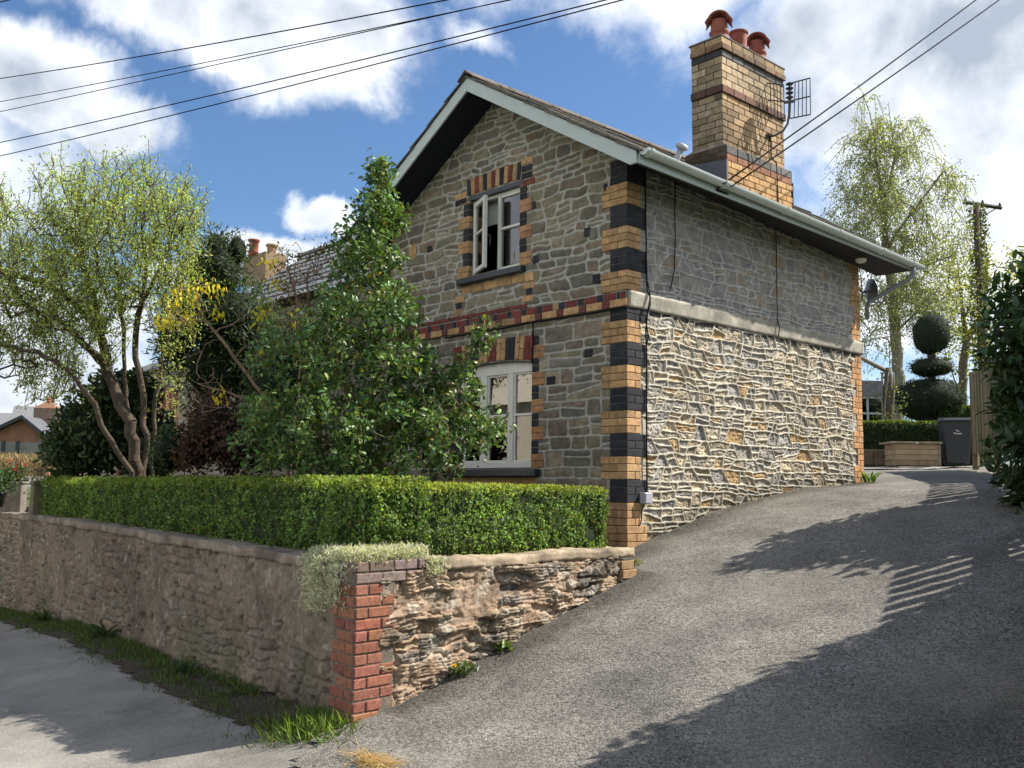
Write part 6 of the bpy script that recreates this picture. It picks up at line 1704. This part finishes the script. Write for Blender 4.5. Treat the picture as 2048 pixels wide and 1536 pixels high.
b = MB(); b.hexa([tuple(o+_r*x+np.array([-_r[1], _r[0], 0])*y+np.array([0, 0, z])) for x, y, z in [(-.82, -.02, .19), (.18, -.02, .19), (.18, .22, .19), (-.82, .22, .19), (-.82, -.02, .215), (.18, -.02, .215), (.18, .22, .215), (-.82, .22, .215)]], (.26, .235, .20)); b.build('coping', M['conc'], lwl)
def flowerplant(label, px, py, d, n, base, fl, nfl, h_):
    o = at(px, py, d); t = thing('potted_plant', label, 'plant', o)
    b = MB(); b.lathe([(0, -.18), (.09, -.18), (.13, .02), (.14, .02), (.14, .04), (.12, .04), (.11, 0), (0, 0)], o, 14, (.05, .05, .06)); b.build('pot', M['bin'], t, 0, True)
    P = o+np.array([0, 0, h_*.55])+rs.normal(0, 1, (n, 3))*np.array([.11, .11, h_*.3]); leaves('leaves', P, unit(rdir(rs, n)+np.array([0, 0, .5])), rdir(rs, n), .07, .035, ccv(rs, n, base, .3), M['leaf'], t)
    if nfl:
        P = o+np.array([0, 0, h_])+rs.normal(0, 1, (nfl, 3))*np.array([.13, .13, .06]); leaves('flowers', P, unit(rdir(rs, nfl)+np.array([0, 0, .8])), rdir(rs, nfl), .05, .05, ccv(rs, nfl, fl, .15, .02), M['leaf'], t)
flowerplant('potted plant with red flowers beside the left planter', 22, 962, 15.8, 220, (.05, .09, .03), (.38, .03, .03), 16, .24)
flowerplant('round leafy green pot plant cut by the left edge', -6, 990, 14.6, 400, (.05, .10, .03), (.5, .02, .03), 0, .3)

# bare creeper on the house wall behind the holly
rs = np.random.RandomState(141)
vb = at(640, 900, 11.4); vb[2] = -.57; T_ = np.array([at(x, y, 11.4+dz) for x, y, dz in zip(rs.uniform(545, 720, 260), rs.uniform(485, 720, 260), rs.normal(0, .2, 260))])
A, par, cnt, tips, _n = colony([L_([(640, 860, 0), (628, 740, 0), (622, 640, 0), (615, 560, 0)], 11.4, vb), L_([(640, 800, 0), (670, 700, 0), (680, 600, 0)], 11.4)], T_, rs, .12, .02, .5)
vn_ = thing('bare_creeper', 'tangle of bare brown creeper stems left of the gable wall', 'climber', vb)
twig_mesh('stems', A, par, radii(cnt, .0035, .02), (.13, .09, .065), M['bark'], vn_)
P, D = twig_leaf_points(A, par, cnt, rs, 5, 2, .06); n = len(P); leaves('leaves', P, unit(rdir(rs, n)+np.array([0, 0, -.3])), rdir(rs, n), rs.uniform(.03, .06, n), .025, ccv(rs, n, (.15, .13, .05), .35, .2), M['leaf'], vn_)

# ------------------------------------------------------------------ small plants and grass
rs = np.random.RandomState(121)
def lw_point(s, off): p = WA-UF[:2]*s+nF[:2]*off; return p
k = 26000
s = rs.rand(k)**1.15*13.0; wv = .56+.10*np.sin(s*2.1)+.18*fbm(s*1.7, s*0, 3, 501); dens = fbm(s*2.2, rs.rand(k)*0+3, 3, 503)
off = .02+np.abs(rs.normal(0, 1, k))*.22; keep = (off < wv*(.30+1.3*dens)) & (rs.rand(k) < sstep(.28, .55, fbm(s*3.1, off*6, 3, 507))) & ~((s > .45) & (s < 1.35) & (off < .30) & (rs.rand(k) < .92)); s = s[keep]; off = off[keep]
XY = WA[None]-UF[None, :2]*s[:, None]+nF[None, :2]*off[:, None]; P = np.concatenate([XY, road_z(XY[:, 0], XY[:, 1])[:, None]-.005], 1); k = len(P)
h_ = rs.uniform(.03, .085, k)*(1.25-.9*off/.8)*(.6+.9*fbm(s*2.5, off*3, 2, 509))
D = unit(rdir(rs, k)*.75+np.array([0, 0, 1.])); vg = leaves('grass_verge', P, D, rdir(rs, k), h_, rs.uniform(.004, .008, k), ccv(rs, k, (.095, .135, .040), .4, .2), M['leafgrass'], None, curl=.9)
stru(vg, 'stuff', 'rough grass growing along the foot of the road wall')
stru(grid_sheet('verge_soil', np.arange(-14, 1.0, .05), np.arange(-4.5, -2.2, .05), lambda x, y: road_z(x, y)+.010+.03*(fbm(x*5, y*5, 3, 61)-.5), lambda x, y: (wall_y(x)-y > -.1) & (wall_y(x)-y < .36+.34*(fbm(x*1.8, y*3.2, 4, 63)-.35)) & (x < .80), M['soil']))
k = 420; XY = np.array([.70, -3.90])+rs.normal(0, 1, (k, 2))*np.array([.16, .13]); XY[:, 1] = np.minimum(XY[:, 1], -3.72); P = np.concatenate([XY, drive_z(XY[:, 0], XY[:, 1])[:, None]-.01], 1)
gt_ = leaves('grass_tuft', P, unit(rdir(rs, k)*.8+np.array([.15, -.1, 1.])), rdir(rs, k), rs.uniform(.07, .17, k), .007, ccv(rs, k, (.13, .20, .035), .25), M['leafgrass'], None, curl=1.5)
tag(gt_, 'bright green grass tuft at the foot of the red brick corner', 'grass tuft')
def weed(name, label, xy, n, ln, wd_, base, spread, up, flower=None, m='leafshiny'):
    z_ = float(max(terr(*xy), drive_z(np.array([xy[0]]), np.array([xy[1]]))[0] if xy[0] > .55 else -9)); o = np.array([xy[0], xy[1], z_]); t = thing(name, label, 'weed', o)
    a = rs.rand(n)*2*PI; D = unit(np.stack([np.cos(a), np.sin(a), np.full(n, up)+rs.normal(0, .25, n)], 1)); P = o+rs.normal(0, 1, (n, 3))*np.array([spread, spread, spread*.5])+np.array([0, 0, .015])
    leaves('leaves', P, D, np.tile([0, 0, 1.], (n, 1))+rdir(rs, n)*.3, rs.uniform(.6, 1.2, n)*ln, rs.uniform(.7, 1.2, n)*wd_, ccv(rs, n, base, .25), M[m], t, oval=True)
    if flower is not None:
        f = o+np.array(flower); b = MB(); b.tube([o, f], .004, 5, (.12, .18, .05)); b.build('stalk', M['bark'], t)
        q = 60; a = rs.rand(q)*2*PI; D = unit(np.stack([np.cos(a), np.sin(a), rs.uniform(.1, 1.2, q)], 1)+np.array([.5, -.6, .2])); leaves('flower', np.tile(f, (q, 1)), D, rdir(rs, q), .024, .008, ccv(rs, q, (.80, .52, .01), .1, .02), M['leaf'], t)
def wr(s, off): p = WA+US[:2]*s+nS[:2]*off; return (p[0], p[1])
weed('dandelion', 'dandelion with one yellow flower at the foot of the drive wall', wr(.92, .07), 46, .10, .022, (.085, .13, .045), .035, .9, (.03, -.10, .075))
weed('leafy_weed', 'bright leafy weed at the foot of the drive wall uphill of the dandelion', wr(1.35, .05), 40, .07, .035, (.14, .20, .05), .03, 1.0)
for i, (sv, ofv, n_, ln_, lab) in enumerate([(7.6, .18, 16, .22, 'broad leaved dock at the far end of the verge'), (5.1, .14, 14, .22, 'broad leaved dock midway along the verge'), (2.55, .18, 26, .13, 'tall pale weed in the verge nearest the brick corner')]):
    p = WA-UF[:2]*sv+nF[:2]*ofv; weed('dock_weed', lab, (p[0], p[1]), n_, ln_, .06 if i < 2 else .03, (.07, .115, .05), .03, .9 if i < 2 else 1.6, None, 'leaf')
weed('fern', 'small green fern at the far foot of the side wall', (.10, 4.62), 22, .20, .035, (.14, .22, .04), .03, 1.1, None, 'leaf')
weed('leafy_weed', 'tiny weed where the low wall ends by the house corner', (.42, -.36), 30, .05, .025, (.15, .17, .03), .04, .6, None, 'leaf')
# grit and dead leaves gathered at the wall feet
k = 900; y_ = rs.uniform(-3.5, 4.6, k); e_ = .03+np.abs(rs.normal(0, 1, k))*.10; x_ = np.where(y_ < -.55, wall_x(y_)+.02, .03)+e_; mk = (y_ < -.6) | (y_ > .1); x_, y_ = x_[mk], y_[mk]; x_ = np.concatenate([x_, rs.uniform(.3, 4.2, 420)]); y_ = np.concatenate([y_, rs.uniform(-5.2, 7, 420)]); mk = (y_ > .2) | (x_ > wall_x(y_)+.1); x_, y_ = x_[mk], y_[mk]; k = len(x_)
P = np.stack([x_, y_, drive_z(x_, y_)+.006], 1); D = rdir(rs, k); D[:, 2] *= .2
stru(leaves('leaf_litter', P, D, unit(np.tile([0, 0, 1.], (k, 1))+rdir(rs, k)*.4), rs.uniform(.010, .030, k), rs.uniform(.006, .016, k), ccv(rs, k, (.16, .12, .08), .5), M['leafgrass'], None), 'stuff', 'grit and dead leaf scraps along the wall feet')
# dry straw at the bottom of the drive
k = 500; XY = np.array([1.62, -4.05])+rs.normal(0, 1, (k, 2))*np.array([.10, .035]); P = np.concatenate([XY, drive_z(XY[:, 0], XY[:, 1])[:, None]+.008+.02*rs.rand(k, 1)], 1)
D = rdir(rs, k); D[:, 2] *= .25; tag(leaves('straw_wisp', P, D, np.tile([0, 0, 1.], (k, 1)), rs.uniform(.05, .13, k), .005, ccv(rs, k, (.48, .34, .17), .25), M['leafgrass'], None), 'wisp of dry straw lying on the tarmac at the bottom edge', 'straw')
# silver plant spilling over the wall corner
def T2(a, out, z): p = WA-UF[:2]*a+nF[:2]*out; return np.array([p[0], p[1], z])
sil = thing('silver_plant', 'silvery grey cushion plant spilling over the wall corner', 'plant', (WA[0]-.2, WA[1]+.1, -.5))
PP = []
for _ in range(3400):
    q = rs.rand()
    if q < .50:       # cushion along the top of the corner
        t = rs.rand(); a = -.0; p = np.array([*(WA+US[:2]*(rs.uniform(-.02, .66))-nS[:2]*rs.uniform(0, .26)), -.50+rs.rand()**.7*.085])
    elif q < .72:
        p = np.array([*(WA-UF[:2]*rs.uniform(0, .62)-nF[:2]*rs.uniform(-.04, .26)), -.50+rs.rand()**.7*.075])
    elif q < .88:
        a = rs.normal(.50, .085); p = T2(a, rs.uniform(.0, .09), -.48-rs.rand()**1.1*.36)
    elif q < .95:
        a = rs.normal(.20, .075); p = T2(a, rs.uniform(.0, .08), -.52-rs.rand()**1.2*.28)
    else:
        p = np.array([*(WA+US[:2]*rs.normal(.68, .05)+nS[:2]*rs.uniform(0, .06)), -.49-rs.rand()*.11])
    PP.append(p)
PP = np.array(PP); n_ = len(PP); PP = np.repeat(PP, 3, 0)+rs.normal(0, .010, (n_*3, 3)); n_ = len(PP)
leaves('foliage', PP, unit(rdir(rs, n_)*.8+np.array([.15, -.15, .7])), rdir(rs, n_), rs.uniform(.022, .045, n_), rs.uniform(.006, .010, n_), ccv(rs, n_, (.56, .57, .47), .22, .05), M['leafgrass'], sil)
# cottage across the road, seen only in the window glass
oc = thing('cream_cottage', 'cream rendered cottage across the road', 'house', (-12, -13, -2))
b = MB(); b.box((-19, -17, -2.6), (-7.5, -12.5, 2.6), (.7, .65, .55)); b.prism([(-17.2, 2.6), (-12.2, 2.6), (-14.7, 4.4)], -19.2, -7.3, (.7, .65, .55), lambda q: (q[2], q[0], q[1])); b.build('wall', M['cream'], oc)
